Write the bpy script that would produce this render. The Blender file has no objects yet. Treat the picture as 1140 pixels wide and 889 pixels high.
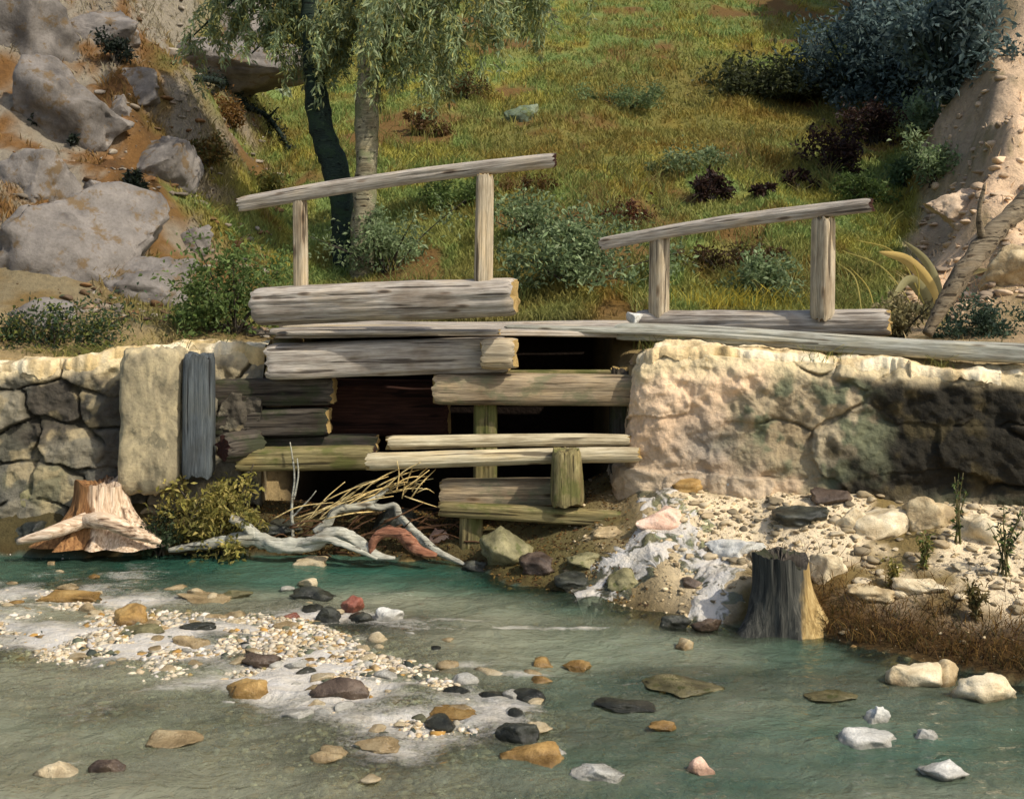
import bpy, bmesh, math, random
import numpy as np
from mathutils import Vector, Matrix, Quaternion

S = bpy.context.scene
C = S.collection
R = math.radians
# ------------------------------------------------------------------ camera, sky, sun, exposure
F, CX, HY, CH = 1222.0, 570.0, 300.0, 2.46       # focal length, centre, horizon (in photograph pixels) and eye height (m)
cam_d = bpy.data.cameras.new('camera')
cam = bpy.data.objects.new('camera', cam_d); C.objects.link(cam)
cam.location = (0, 0, CH); cam.rotation_euler = (R(90), 0, 0)
cam_d.sensor_width = 36; cam_d.lens = 36*F/1140
cam_d.shift_y = -(444.5-HY)/1140
cam_d.clip_start = .05; cam_d.clip_end = 600
S.camera = cam

SUN_EL, SUN_AZ = 46, 126                        # azimuth clockwise from +Y (away from the camera)
w = bpy.data.worlds.new('World'); S.world = w; w.use_nodes = True
nt = w.node_tree; nt.nodes.clear()
sky = nt.nodes.new('ShaderNodeTexSky'); sky.sky_type = 'NISHITA'; sky.sun_disc = False
sky.sun_elevation = R(SUN_EL); sky.sun_rotation = R(SUN_AZ); sky.air_density = 1.0; sky.dust_density = 2.5; sky.ozone_density = .7
bg = nt.nodes.new('ShaderNodeBackground'); bg.inputs[1].default_value = .135
wo = nt.nodes.new('ShaderNodeOutputWorld')
nt.links.new(sky.outputs[0], bg.inputs[0]); nt.links.new(bg.outputs[0], wo.inputs[0])
sd = bpy.data.lights.new('sun', 'SUN'); sd.energy = 3.5; sd.angle = R(.6); sd.color = (1, .93, .81)
so = bpy.data.objects.new('sun', sd); C.objects.link(so)
sdir = Vector((math.sin(R(SUN_AZ))*math.cos(R(SUN_EL)), math.cos(R(SUN_AZ))*math.cos(R(SUN_EL)), math.sin(R(SUN_EL))))
so.rotation_euler = sdir.to_track_quat('Z', 'Y').to_euler(); so.location = (20, -10, 25)
S.view_settings.view_transform = 'Standard'; S.view_settings.look = 'None'
S.view_settings.exposure = 0.2; S.view_settings.gamma = 1; S.view_settings.use_curve_mapping = False
S.cycles.max_bounces = 6; S.cycles.transparent_max_bounces = 12
S.cycles.use_denoising = True

# ------------------------------------------------------------------ helpers
rng = np.random.default_rng(7); random.seed(7)
def lin(r, g, b):
    return tuple(((c/255)/12.92 if c/255 <= .04045 else ((c/255+.055)/1.055)**2.4) for c in (r, g, b))
def L4(c): return (*c, 1)
def _hash(ix, iy, iz, seed):
    n = (ix*374761393 + iy*668265263 + iz*1274126177 + seed*974634777) & 0xffffffff
    n = ((n ^ (n >> 13))*1103515245) & 0xffffffff
    n = ((n ^ (n >> 16))*2246822519) & 0xffffffff
    return ((n ^ (n >> 15)) & 0xffffff)/float(0xffffff)
def vnoise(p, seed=0):
    p = np.asarray(p, float); i = np.floor(p).astype(np.int64); f = p-i; f = f*f*(3-2*f)
    o = 0
    for dx in (0, 1):
        for dy in (0, 1):
            for dz in (0, 1):
                wgt = (f[:, 0] if dx else 1-f[:, 0])*(f[:, 1] if dy else 1-f[:, 1])*(f[:, 2] if dz else 1-f[:, 2])
                o = o + wgt*_hash(i[:, 0]+dx, i[:, 1]+dy, i[:, 2]+dz, seed)
    return o*2-1
def fbm(p, oct=4, seed=0, gain=.5):
    p = np.asarray(p, float); a, o = 1., 0
    for k in range(oct):
        o = o + a*vnoise(p*(2.03**k), seed+k*13); a *= gain
    return o
def fb2(x, y, s, oct=4, seed=0):
    x = np.asarray(x, float); y = np.asarray(y, float); sh = np.broadcast(x, y).shape
    p = np.stack([np.broadcast_to(x, sh).ravel()*s, np.broadcast_to(y, sh).ravel()*s, np.full(int(np.prod(sh)), seed*.37)], 1)
    return fbm(p, oct, seed).reshape(sh)
def sst(a, b, x):
    t = np.clip((x-a)/(b-a), 0, 1); return t*t*(3-2*t)
def P(px, py, Y): return Vector(((px-CX)/F*Y, Y, CH-(py-HY)/F*Y))

def link(o, parent=None):
    C.objects.link(o)
    if parent is not None: o.parent = parent
    return o
def tag(o, label, cat, group=None, kind=None):
    o['label'] = label; o['category'] = cat
    if group: o['group'] = group
    if kind: o['kind'] = kind
    return o
def mesh_np(name, v, f, mat, parent=None, smooth=True, col=None, loc=None):
    """v (N,3), f (M,k) one face size, or a list of faces"""
    me = bpy.data.meshes.new(name)
    v = np.asarray(v, np.float32)
    if isinstance(f, np.ndarray):
        k = f.shape[1]
        me.vertices.add(len(v)); me.vertices.foreach_set('co', v.ravel())
        me.loops.add(f.size); me.loops.foreach_set('vertex_index', f.astype(np.int32).ravel())
        me.polygons.add(len(f)); me.polygons.foreach_set('loop_start', np.arange(0, f.size, k, dtype=np.int32))
        me.update(calc_edges=True); me.validate()
    else:
        me.from_pydata([tuple(x) for x in v], [], [tuple(x) for x in f]); me.update()
    me.polygons.foreach_set('use_smooth', np.full(len(me.polygons), smooth))
    if col is not None:
        a = me.color_attributes.new('col', 'FLOAT_COLOR', 'POINT')
        cc = np.ones((len(v), 4), np.float32); cc[:, :col.shape[1]] = col
        a.data.foreach_set('color', cc.ravel())
    if mat: me.materials.append(mat)
    o = bpy.data.objects.new(name, me); link(o, parent)
    if loc is not None: o.location = loc
    return o
def empty(name, loc):
    o = bpy.data.objects.new(name, None); o.location = loc; o.empty_display_size = .1; return link(o)

# ------------------------------------------------------------------ materials
class N:
    def __init__(s, name):
        s.m = bpy.data.materials.new(name); s.m.use_nodes = True; s.t = s.m.node_tree; s.t.nodes.clear()
        s.out = s.n('ShaderNodeOutputMaterial')
    def n(s, ty, **kw):
        x = s.t.nodes.new(ty)
        for k, val in kw.items(): setattr(x, k, val)
        return x
    def l(s, a, b): s.t.links.new(a, b)
    def noise(s, vec, scale, detail=6, rough=.6, dist=0):
        x = s.n('ShaderNodeTexNoise'); x.inputs['Scale'].default_value = scale; x.inputs['Detail'].default_value = detail
        x.inputs['Roughness'].default_value = rough; x.inputs['Distortion'].default_value = dist
        s.l(vec, x.inputs['Vector']); return x.outputs['Fac']
    def ramp(s, fac, stops):
        x = s.n('ShaderNodeValToRGB'); e = x.color_ramp.elements
        while len(e) < len(stops): e.new(.5)
        for k, (p_, c_) in enumerate(stops): e[k].position = p_; e[k].color = c_ if len(c_) == 4 else L4(c_)
        s.l(fac, x.inputs[0]); return x.outputs[0]
    def mix(s, fac, a, b, blend='MIX'):
        x = s.n('ShaderNodeMix', data_type='RGBA', blend_type=blend)
        for sock, val in ((x.inputs[0], fac), (x.inputs[6], a), (x.inputs[7], b)):
            if hasattr(val, 'is_linked'): s.l(val, sock)
            elif isinstance(val, tuple): sock.default_value = val if len(val) == 4 else L4(val)
            else: sock.default_value = val
        return x.outputs[2]
    def math(s, op, a, b):
        x = s.n('ShaderNodeMath', operation=op)
        for sock, val in ((x.inputs[0], a), (x.inputs[1], b)):
            if hasattr(val, 'is_linked'): s.l(val, sock)
            else: sock.default_value = val
        return x.outputs[0]
    def bump(s, h, strength, dist, prev=None):
        x = s.n('ShaderNodeBump'); x.inputs['Strength'].default_value = strength; x.inputs['Distance'].default_value = dist
        s.l(h, x.inputs['Height'])
        if prev: s.l(prev, x.inputs['Normal'])
        return x.outputs[0]
    def coord(s, scale=(1, 1, 1), rnd=True, out='Object'):
        tc = s.n('ShaderNodeTexCoord'); mp = s.n('ShaderNodeMapping'); mp.inputs['Scale'].default_value = scale
        if rnd:
            oi = s.n('ShaderNodeObjectInfo'); a = s.n('ShaderNodeVectorMath', operation='SCALE')
            a.inputs[0].default_value = (31, 17, 53); s.l(oi.outputs['Random'], a.inputs['Scale'])
            ad = s.n('ShaderNodeVectorMath', operation='ADD'); s.l(tc.outputs[out], ad.inputs[0]); s.l(a.outputs[0], ad.inputs[1])
            s.l(ad.outputs[0], mp.inputs['Vector'])
        else: s.l(tc.outputs[out], mp.inputs['Vector'])
        return mp.outputs[0]
    def bsdf(s, col, rough=.85, nor=None, spec=.3):
        b = s.n('ShaderNodeBsdfPrincipled')
        if hasattr(col, 'is_linked'): s.l(col, b.inputs['Base Color'])
        else: b.inputs['Base Color'].default_value = L4(col)
        if hasattr(rough, 'is_linked'): s.l(rough, b.inputs['Roughness'])
        else: b.inputs['Roughness'].default_value = rough
        b.inputs['Specular IOR Level'].default_value = spec
        if nor: s.l(nor, b.inputs['Normal'])
        return b
    def done(s, sh): s.l(sh.outputs[0], s.out.inputs[0]); return s.m

def wood(name, dark, mid, light, moss=None):
    m = N(name); fine = m.coord((1.7, 38, 38)); big = m.coord((1, 2.2, 2.2))
    g = m.noise(fine, 1.6, 9, .7, .25); b = m.noise(big, 2.2, 5, .55)
    col = m.ramp(g, [(.28, dark), (.5, mid), (.74, light)])
    tint = m.ramp(b, [(.3, (.62, .56, .5)), (.5, (1, 1, 1)), (.72, (1.12, 1.02, .86))])
    col = m.mix(1., col, tint, 'MULTIPLY')
    crack = m.noise(m.coord((.8, 21, 21)), 1.3, 3, .45, .15)
    ck = m.ramp(crack, [(.35, (.12, .1, .09)), (.385, (1, 1, 1))])
    col = m.mix(.8, col, ck, 'MULTIPLY')
    if moss:
        mk = m.ramp(m.noise(m.coord((2, 3, 3)), 1.7, 6, .65), [(.5, (0, 0, 0)), (.6, (1, 1, 1))])
        col = m.mix(m.math('MULTIPLY', mk, .75), col, moss)
    vo = m.n('ShaderNodeTexVoronoi'); vo.inputs['Scale'].default_value = 1.0; m.l(m.coord((2.2, 7.5, 7.5)), vo.inputs['Vector'])
    kn = m.ramp(vo.outputs['Distance'], [(.07, (.2, .16, .13)), (.13, (.75, .66, .58)), (.17, (1, 1, 1))]); col = m.mix(.85, col, kn, 'MULTIPLY')
    f2 = m.noise(m.coord((6, 90, 90)), 1.5, 4, .6); col = m.mix(.35, col, m.ramp(f2, [(.3, (.4, .38, .36)), (.5, (1, 1, 1)), (.7, (1.3, 1.28, 1.22))]), 'MULTIPLY')
    nor = m.bump(g, .6, .012); nor = m.bump(ck, .7, .012, nor); nor = m.bump(f2, .3, .004, nor)
    return m.done(m.bsdf(col, .86, nor, .25))
def endgrain(name, a, b):
    m = N(name); c = m.coord((1, 1, 1), False)
    wv = m.n('ShaderNodeTexWave', wave_type='RINGS', rings_direction='X'); wv.inputs['Scale'].default_value = 26
    wv.inputs['Distortion'].default_value = 3.5; wv.inputs['Detail'].default_value = 3; m.l(c, wv.inputs['Vector'])
    n = m.noise(c, 22, 6, .6)
    col = m.mix(m.math('MULTIPLY', wv.outputs['Fac'], n), b, a)
    return m.done(m.bsdf(col, .9, m.bump(wv.outputs['Fac'], .4, .01), .2))
def stone(name, a, b, c, spots=None, rough=.85, scale=1.):
    m = N(name); v = m.coord((1, 1, 1))
    n1 = m.noise(v, 2.2*scale, 8, .62, .3); n2 = m.noise(v, 34*scale, 5, .7)
    col = m.ramp(n1, [(.32, a), (.5, b), (.68, c)])
    col = m.mix(.45, col, m.ramp(n2, [(.3, (.45, .42, .4)), (.55, (1, 1, 1)), (.75, (1.2, 1.15, 1.1))]), 'MULTIPLY')
    if spots:
        k = m.ramp(m.noise(v, 4.6*scale, 7, .7), [(.54, (0, 0, 0)), (.62, (1, 1, 1))])
        col = m.mix(m.math('MULTIPLY', k, .85), col, spots)
    geo = m.n('ShaderNodeNewGeometry'); sx = m.n('ShaderNodeSeparateXYZ'); m.l(geo.outputs['Position'], sx.inputs[0])
    wet = m.ramp(m.math('ADD', m.math('ADD', sx.outputs[2], .5), m.math('MULTIPLY', n2, .04)), [(.545, (1, 1, 1)), (.585, (0, 0, 0))])
    col = m.mix(m.math('MULTIPLY', wet, .8), col, m.mix(1., col, (.42, .40, .36), 'MULTIPLY')); rough = m.math('SUBTRACT', rough, m.math('MULTIPLY', wet, rough*.65))
    nor = m.bump(n1, .5, .06); nor = m.bump(n2, .45, .012, nor)
    return m.done(m.bsdf(col, rough, nor, .3))
def attr_mat(name, rough=.9, noise_scale=30, bump=.5, bdist=.02, trans=0, spec=.2, varamt=.5, rnd=False):
    m = N(name); at = m.n('ShaderNodeVertexColor', layer_name='col'); v = m.coord((1, 1, 1), rnd)
    n = m.noise(v, noise_scale, 6, .68)
    col = m.mix(varamt, at.outputs[0], m.ramp(n, [(.25, (.45, .43, .42)), (.5, (1, 1, 1)), (.78, (1.5, 1.45, 1.35))]), 'MULTIPLY')
    b = m.bsdf(col, rough, m.bump(n, bump, bdist) if bump else None, spec)
    if trans:
        t = m.n('ShaderNodeBsdfTranslucent'); m.l(col, t.inputs[0]); mx = m.n('ShaderNodeMixShader'); mx.inputs[0].default_value = trans
        m.l(b.outputs[0], mx.inputs[1]); m.l(t.outputs[0], mx.inputs[2]); return m.done(mx)
    return m.done(b)

M_wood = wood('grey_weathered_wood', lin(98, 92, 84), lin(172, 163, 150), lin(212, 204, 190))
M_wood_warm = wood('warm_weathered_wood', lin(104, 94, 78), lin(176, 162, 136), lin(218, 204, 176))
M_wood_pale = wood('pale_pole_wood', lin(122, 110, 86), lin(190, 178, 146), lin(230, 220, 190))
M_wood_gw = wood('grey_ochre_wood', lin(86, 76, 62), lin(154, 138, 112), lin(204, 182, 144), lin(112, 112, 84))
M_wood_dark = wood('dark_wet_wood', lin(34, 29, 24), lin(72, 66, 58), lin(104, 98, 86), lin(50, 56, 34))
M_wood_olive = wood('mossy_wood', lin(74, 66, 42), lin(128, 118, 80), lin(170, 158, 112), lin(88, 92, 44))
M_wood_bl = wood('slate_grey_wood', lin(44, 48, 50), lin(78, 84, 86), lin(104, 110, 110))
M_drift = wood('bleached_driftwood', lin(104, 104, 94), lin(166, 165, 150), lin(208, 206, 192))
M_trunk_dull = wood('dull_brown_trunk', lin(70, 62, 50), lin(118, 106, 86), lin(152, 140, 116))
M_end = endgrain('end_grain', lin(214, 190, 128), lin(140, 112, 66))
M_end_dark = endgrain('dark_end_grain', lin(84, 52, 40), lin(40, 24, 20))
M_bark_dark = wood('dark_bark', lin(16, 24, 22), lin(36, 50, 44), lin(62, 78, 64), lin(44, 62, 40))
M_bark_grey = wood('grey_bark', lin(74, 72, 58), lin(134, 128, 104), lin(178, 168, 136), lin(104, 110, 76))
def stump_wood():
    m = N('lit_side_stump_wood'); g = m.noise(m.coord((1.6, 30, 30)), 1.5, 8, .64, .5); b = m.noise(m.coord((.8, 1.6, 1.6), False), 2.4, 5, .6)
    red = m.ramp(g, [(.3, lin(78, 52, 32)), (.5, lin(140, 100, 62)), (.72, lin(180, 138, 88))]); pale = m.ramp(g, [(.3, lin(132, 104, 78)), (.5, lin(206, 180, 150)), (.7, lin(240, 222, 196))])
    tc = m.n('ShaderNodeTexCoord'); sx = m.n('ShaderNodeSeparateXYZ'); m.l(tc.outputs['Object'], sx.inputs[0])
    col = m.mix(m.ramp(m.math('ADD', m.math('MULTIPLY', b, .5), m.math('MULTIPLY', sx.outputs[1], 1.1)), [(.20, (0, 0, 0)), (.27, (1, 1, 1))]), red, pale)  # pale lit right side painted into the wood colour, redder on the left
    dk = m.ramp(m.noise(m.coord((1.2, 3, 3), False), 2.6, 4, .6, .5), [(.34, (.2, .16, .14)), (.42, (1, 1, 1))]); col = m.mix(.9, col, dk, 'MULTIPLY')
    return m.done(m.bsdf(col, .85, m.bump(g, .7, .02), .25))
M_stump_red = stump_wood()
def stump_dark():
    m = N('lit_shaded_stump_wood'); g = m.noise(m.coord((1.6, 26, 26)), 1.4, 8, .64, .5); b = m.noise(m.coord((1, 2, 2), False), 2.4, 5, .6)
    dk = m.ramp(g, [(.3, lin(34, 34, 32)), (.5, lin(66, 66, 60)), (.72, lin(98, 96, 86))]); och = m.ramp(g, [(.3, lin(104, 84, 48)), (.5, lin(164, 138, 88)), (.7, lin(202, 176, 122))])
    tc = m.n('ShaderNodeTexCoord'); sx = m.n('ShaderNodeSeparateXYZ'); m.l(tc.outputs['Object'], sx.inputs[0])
    f = m.ramp(m.math('ADD', m.math('MULTIPLY', b, .3), m.math('MULTIPLY', sx.outputs[1], 1.2)), [(.23, (0, 0, 0)), (.29, (1, 1, 1))])  # shaded dark left and lit ochre right painted into the colour
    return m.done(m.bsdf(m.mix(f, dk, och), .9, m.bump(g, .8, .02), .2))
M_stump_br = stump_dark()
M_root_red = wood('reddish_root_wood', lin(80, 50, 38), lin(136, 92, 70), lin(176, 136, 108))
M_twig = wood('dry_straw_twigs', lin(150, 120, 70), lin(214, 190, 130), lin(240, 224, 176))
M_rock_grey = stone('grey_rock', lin(84, 79, 74), lin(118, 112, 105), lin(140, 133, 125), lin(104, 84, 54))
M_block = stone('sandy_grey_block', lin(118, 108, 86), lin(158, 146, 116), lin(206, 188, 146), lin(110, 104, 84))
M_rock_tan = stone('pinkish_tan_rock', lin(150, 126, 104), lin(196, 170, 140), lin(218, 194, 164), lin(150, 138, 118))
M_rock_moss = stone('green_grey_rock', lin(78, 90, 72), lin(112, 124, 100), lin(140, 148, 122), lin(96, 104, 52))
M_st_cream = stone('cream_stone', lin(182, 160, 122), lin(222, 204, 166), lin(242, 228, 196), None, .7, 3)
M_st_tan = stone('tan_stone', lin(136, 116, 82), lin(184, 162, 122), lin(212, 194, 154), None, .6, 3)
M_st_ochre = stone('ochre_stone', lin(118, 90, 46), lin(166, 132, 76), lin(196, 164, 106), None, .5, 3)
M_st_dark = stone('dark_wet_stone', lin(34, 36, 32), lin(58, 60, 52), lin(88, 88, 76), None, .3, 3)
M_st_brown = stone('brown_wet_stone', lin(54, 44, 36), lin(92, 78, 66), lin(124, 108, 92), None, .4, 3)
M_st_white = stone('pale_grey_stone', lin(168, 168, 158), lin(206, 204, 194), lin(232, 230, 220), None, .55, 3)
M_st_red = stone('reddish_stone', lin(104, 58, 46), lin(150, 92, 74), lin(186, 130, 108), None, .5, 3)
M_st_pink = stone('pink_stone', lin(196, 152, 128), lin(228, 190, 164), lin(244, 216, 194), None, .7, 3)
M_st_olive = stone('olive_stone', lin(82, 78, 52), lin(124, 118, 84), lin(158, 150, 110), lin(84, 88, 42), .6, 3)
M_ground = attr_mat('ground_cover', .92, 14, .8, .05, 0, .15, .55)
M_wall = attr_mat('rubble_masonry', .9, 22, .8, .03, 0, .2, .5)
M_leaf = attr_mat('leaves', .6, 3, 0, 0, .42, .3, .25)
M_grass = attr_mat('grass_blades', .7, 2, 0, 0, .35, .2, .2)
M_gravel = attr_mat('gravel_stones', .8, 60, .3, .005, 0, .3, .5)

# ------------------------------------------------------------------ terrain
EX = np.array([-60, -8, -4.27, -2.94, -1.69, -.37, -.07, .53, 1.07, 1.54, 2.0, 2.26, 2.97, 4.2, 6, 60])
EY = np.array([9.0, 9.2, 9.40, 9.48, 9.42, 9.2, 8.62, 8.20, 7.75, 7.62, 7.48, 7.12, 6.55, 5.8, 5.0, 3.0])
def edge_y(x): return np.interp(x, EX, EY)
def wall_y(x): return np.interp(x, [-60, -6, -2.2, -2.0, .9, 1.05, 4.0, 6, 60], [9.9, 9.9, 10.0, 10.1, 10.1, 9.45, 8.6, 8.2, 7.])
def sp(x, k=.6): return np.logaddexp(0, x/k)*k
def shoal(x, y):
    yc = 6.40-.56*(x+.5)+.12*np.sin(x*3)+.22*fb2(x, y, .9, 3, 77); yc = np.minimum(yc, 7.9); return np.exp(-((y-yc)/.98)**2)*sst(.45, -.6, x)*sst(-5.4, -4.2, x)
def height(x, y):
    x = np.asarray(x, float); y = np.asarray(y, float); x, y = np.broadcast_arrays(x, y)
    ey = edge_y(x)+.10*fb2(x, y, 2.2, 3, 3); wy = wall_y(x)
    # stream bed
    bed = -.30+.05*fb2(x, y, 1.3, 3, 5)
    bed = bed+.36*shoal(x, y)+.12*np.exp(-(((x+2.6)/1.8)**2+((y-6.6)/1.3)**2))
    bed = np.minimum(bed, -.012+.020*shoal(x, y)+.03*fb2(x, y, 2.2, 4, 6))
    near = sst(3.6, 1.4, y)*.9; bed = bed+near
    # bank from the water's edge to the foot of the walls
    zb = np.interp(x, [-60, -3.2, -2.2, -1.2, .2, .9, 1.6, 3, 6, 60], [.5, .42, .34, .22, .30, .62, .66, .62, .66, .7])
    t = (y-ey)/np.maximum(wy-ey, .2)
    bank = zb*(1-(1-np.clip(t, 0, 1))**1.5)+.06*fb2(x, y, 1.8, 4, 8)*sst(0, .25, t)*sst(1.25, .8, t)
    z = np.where(t < 0, np.maximum(bed*sst(0, -.35, y-ey), bed), bank)
    z = np.where(t < 0, bed*sst(0.02, -.45, y-ey)-.01, z)
    # behind the walls, with the channel of the sluice between them
    top = np.interp(x, [-60, -4.5, -2.6, 1.2, 3, 60], [1.66, 1.66, 1.74, 1.80, 1.78, 1.7])-.2*sst(1.1, .5, y-wy)
    chan = sst(-2.15, -2.0, x)*sst(.98, .86, x)*sst(11.75, 11.6, y)
    back = top*(1-chan)+(.12+.05*fb2(x, y, 2, 2, 4))*chan
    z = np.where(y > wy+.12, back, z)
    # hillside
    lm = sst(-.2, -3.2, x+.2*y-.15+.5*fb2(x, y, .6, 3, 33)); rm = sst(-.5, 1.7, x-3.75-.46*(y-11)+.7*fb2(x, y, .55, 3, 35))
    hill = .40*sp(y-12.3, .5)*(1-lm)+lm*(.74*sp(y-11.0, .4)+.10*sp(-x-3, .5))+rm*(.50*sp(y-10.8, .3)+sst(11, 12.5, y)*(.38*fb2(x, y, .8, 4, 36)+.10*fb2(x, y, 3, 3, 37)))
    hill = hill+sst(11.4, 13.5, y)*(.30*fb2(x, y, .32, 4, 21)+.05*fb2(x, y, 1.4, 3, 22))+lm*sst(11.2, 13, y)*.42*fb2(x, y, .75, 4, 31)
    far = sst(40, 70, y); hill = hill*(1-far)+far*(14+2*fb2(x, y, .06, 3, 9))
    z = z+np.where(y > wy+.12, hill, 0)
    return z
def grid_lines(spec):
    o = []
    for a, b, s in spec: o += list(np.arange(a, b, s))
    return np.array(o+[spec[-1][1]])
gx = grid_lines([(-70, -16, 3), (-16, -7, .3), (-7, 7, .06), (7, 16, .3), (16, 70, 3)])
gy = grid_lines([(-30, 1, 1.5), (1, 4.5, .12), (4.5, 12.6, .05), (12.6, 20, .12), (20, 36, .3), (36, 110, 3)])
X, Y = np.meshgrid(gx, gy); Z = height(X, Y)
def hit(px, py, y0=3.5):
    ys = np.arange(y0, 60, .02); xs = (px-CX)/F*ys; zs = CH-(py-HY)/F*ys
    k = np.argmax(height(xs, ys) >= zs)
    return Vector((xs[k], ys[k], zs[k]))
def hitw(px, py):                              # a point on the water
    d = F*CH/(py-HY); return Vector(((px-CX)/F*d, d, 0))
def ell(x, y, c, rx, ry): return np.exp(-(((x-c[0])/rx)**2+((y-c[1])/ry)**2))
HILLCOL = None
def ground_col(x, y):
    n1 = fb2(x, y, .55, 5, 41); n2 = fb2(x, y, 1.7, 5, 42); n3 = fb2(x, y, .25, 4, 43); n4 = fb2(x, y, 4.5, 4, 44)
    def mixc(a, b, t): return a+(np.asarray(b)-a)*t[..., None]
    one = np.ones(x.shape+(3,))
    c = one*np.array(lin(114, 116, 62))
    c = mixc(c, lin(132, 126, 58), sst(.0, .6, n1)); c = mixc(c, lin(102, 119, 66), sst(-.02, .35, n2)*.9); c = mixc(c, lin(112, 94, 46), sst(.05, .5, n3)*.6); c = mixc(c, lin(106, 82, 46), sst(.30, .5, fb2(x, y, .8, 4, 47)))
    c = mixc(c, lin(98, 74, 30), sst(.25, .75, -n2+n4*.3)*.7)
    lm = sst(-.8, -2.4, x+.2*y-.15+.9*n2+.3*n4)       # brown earth of the rocky left bank
    c = mixc(c, lin(108, 78, 44), lm*sst(-.5, .3, n1+.5)); c = mixc(c, lin(70, 50, 32), lm*sst(.2, .6, n2)*.8)
    c = mixc(c, lin(132, 125, 110), lm*sst(-.25, .25, -n2)*.9)
    rm = sst(.0, .45, x-.43*y+1.1+.3*n2)        # bare tan earth of the right-hand slope
    c = mixc(c, lin(212, 182, 148), rm); c = mixc(c, lin(156, 140, 118), rm*sst(.05, .5, n1)*.8); c = mixc(c, lin(120, 112, 72), rm*sst(.25, .6, n4+n2*.5)*.6); c = mixc(c, lin(160, 136, 100), rm*sst(.1, .6, n2)*.6)
    # earth shelf behind the walls
    sh = sst(12.4, 11.6, y); c = mixc(c, lin(112, 98, 62), sh*.6); c = mixc(c, lin(150, 130, 92), sst(1.3, .6, y-wall_y(x)))
    ey = edge_y(x); wy = wall_y(x); t = (y-ey)/np.maximum(wy-ey, .2)
    # bank
    b = one*np.array(lin(150, 132, 96)); b = mixc(b, lin(226, 206, 170), sst(-.1, .45, n2+.3)*sst(.9, 1.6, x)); b = mixc(b, lin(118, 100, 58), sst(-.05, .45, -n2)*.85)
    b = mixc(b, lin(92, 84, 48), sst(1.1, .5, x+.3*n2)*.85); b = mixc(b, lin(46, 40, 28), sst(.2, -1.2, x)*.6)
    br = sst(.42, .12, t)*sst(1.6, 2.3, x); b = mixc(b, lin(88, 64, 36), br)
    wet = sst(.22, .0, t); b = mixc(b, lin(66, 54, 30), wet*.7)
    c = np.where((y < wy+.05)[..., None], b, c)
    chan = sst(-2.2, -2.0, x)*sst(1.0, .86, x)*sst(9.9, 10.2, y)*sst(12.0, 11.8, y); c = mixc(c, lin(30, 22, 16), chan)  # channel coloured dark brown to deepen the shade in the opening
    # bed
    d = one*np.array(lin(96, 100, 76)); d = mixc(d, lin(150, 128, 70), sst(.0, .6, n2)*.9); d = mixc(d, lin(52, 70, 58), sst(.0, .5, -n1)*.9)
    d = mixc(d, lin(60, 86, 78), sst(8.1, 8.8, y)*.8)
    sho = shoal(x, y); d = mixc(d, lin(150, 142, 112), sst(-.3, -2.4, x)*sst(8.6, 8.0, y)*.8)
    d = mixc(d, lin(226, 210, 176), sst(.25, .7, sho+.25*n2)); d = mixc(d, lin(206, 160, 92), sst(.25, .6, n4+.2*n2)*.5)
    c = np.where((y < ey)[..., None], d, c)
    return c
col = ground_col(X, Y).reshape(-1, 3)
ny, nx = X.shape
idx = np.arange(ny*nx).reshape(ny, nx)
faces = np.stack([idx[:-1, :-1], idx[:-1, 1:], idx[1:, 1:], idx[1:, :-1]], -1).reshape(-1, 4)
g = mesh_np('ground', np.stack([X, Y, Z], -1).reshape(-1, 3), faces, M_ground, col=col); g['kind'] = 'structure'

# ------------------------------------------------------------------ water
def water_mat():
    m = N('stream_water'); at = m.n('ShaderNodeVertexColor', layer_name='col'); v = m.coord((1, 1, 1), False)
    n1 = m.noise(m.coord((3.0, 4.2, 1), False), 2.4, 5, .55, .8); n2 = m.noise(m.coord((7, 9, 1), False), 4, 4, .6, .5)
    nor = m.bump(n1, .6, .055); nor = m.bump(n2, .4, .02, nor)
    sep = m.n('ShaderNodeSeparateColor'); m.l(at.outputs[0], sep.inputs[0])
    fr = m.n('ShaderNodeFresnel'); fr.inputs[0].default_value = 1.42; m.l(nor, fr.inputs['Normal'])
    tr = m.n('ShaderNodeBsdfTransparent'); tr.inputs[0].default_value = (.70, .78, .68, 1)
    murk = m.n('ShaderNodeBsdfDiffuse'); m.l(nor, murk.inputs['Normal']); m.l(m.mix(sep.outputs[1], lin(160, 160, 134), lin(50, 90, 74)), murk.inputs[0])
    gl = m.n('ShaderNodeBsdfGlossy'); gl.inputs['Roughness'].default_value = .06; m.l(nor, gl.inputs['Normal'])
    a = m.n('ShaderNodeMixShader'); m.l(sep.outputs[2], a.inputs[0]); m.l(tr.outputs[0], a.inputs[1]); m.l(murk.outputs[0], a.inputs[2])
    b = m.n('ShaderNodeMixShader'); m.l(fr.outputs[0], b.inputs[0]); m.l(a.outputs[0], b.inputs[1]); m.l(gl.outputs[0], b.inputs[2])
    fo = m.bsdf(m.mix(m.noise(m.coord((3, 7, 1), False), 2.2, 5, .6), lin(228, 212, 180), lin(204, 206, 210)), .45, m.bump(m.noise(m.coord((1, 1, 1), False), 55, 4, .7), .8, .02, nor), .4)
    fn = m.mix(.62, m.noise(m.coord((2.4, 4.6, 1), False), 2.6, 6, .7, 1.2), m.noise(m.coord((7, 10.5, 7), False), 4.5, 9, .78, .8))
    fac = m.ramp(m.math('ADD', m.math('MULTIPLY', fn, .55), m.math('MULTIPLY', sep.outputs[0], .50)), [(.55, (0, 0, 0)), (.74, (.88, .88, .88))])
    c = m.n('ShaderNodeMixShader'); m.l(fac, c.inputs[0]); m.l(b.outputs[0], c.inputs[1]); m.l(fo.outputs[0], c.inputs[2])
    return m.done(c)
M_water = water_mat()
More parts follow.
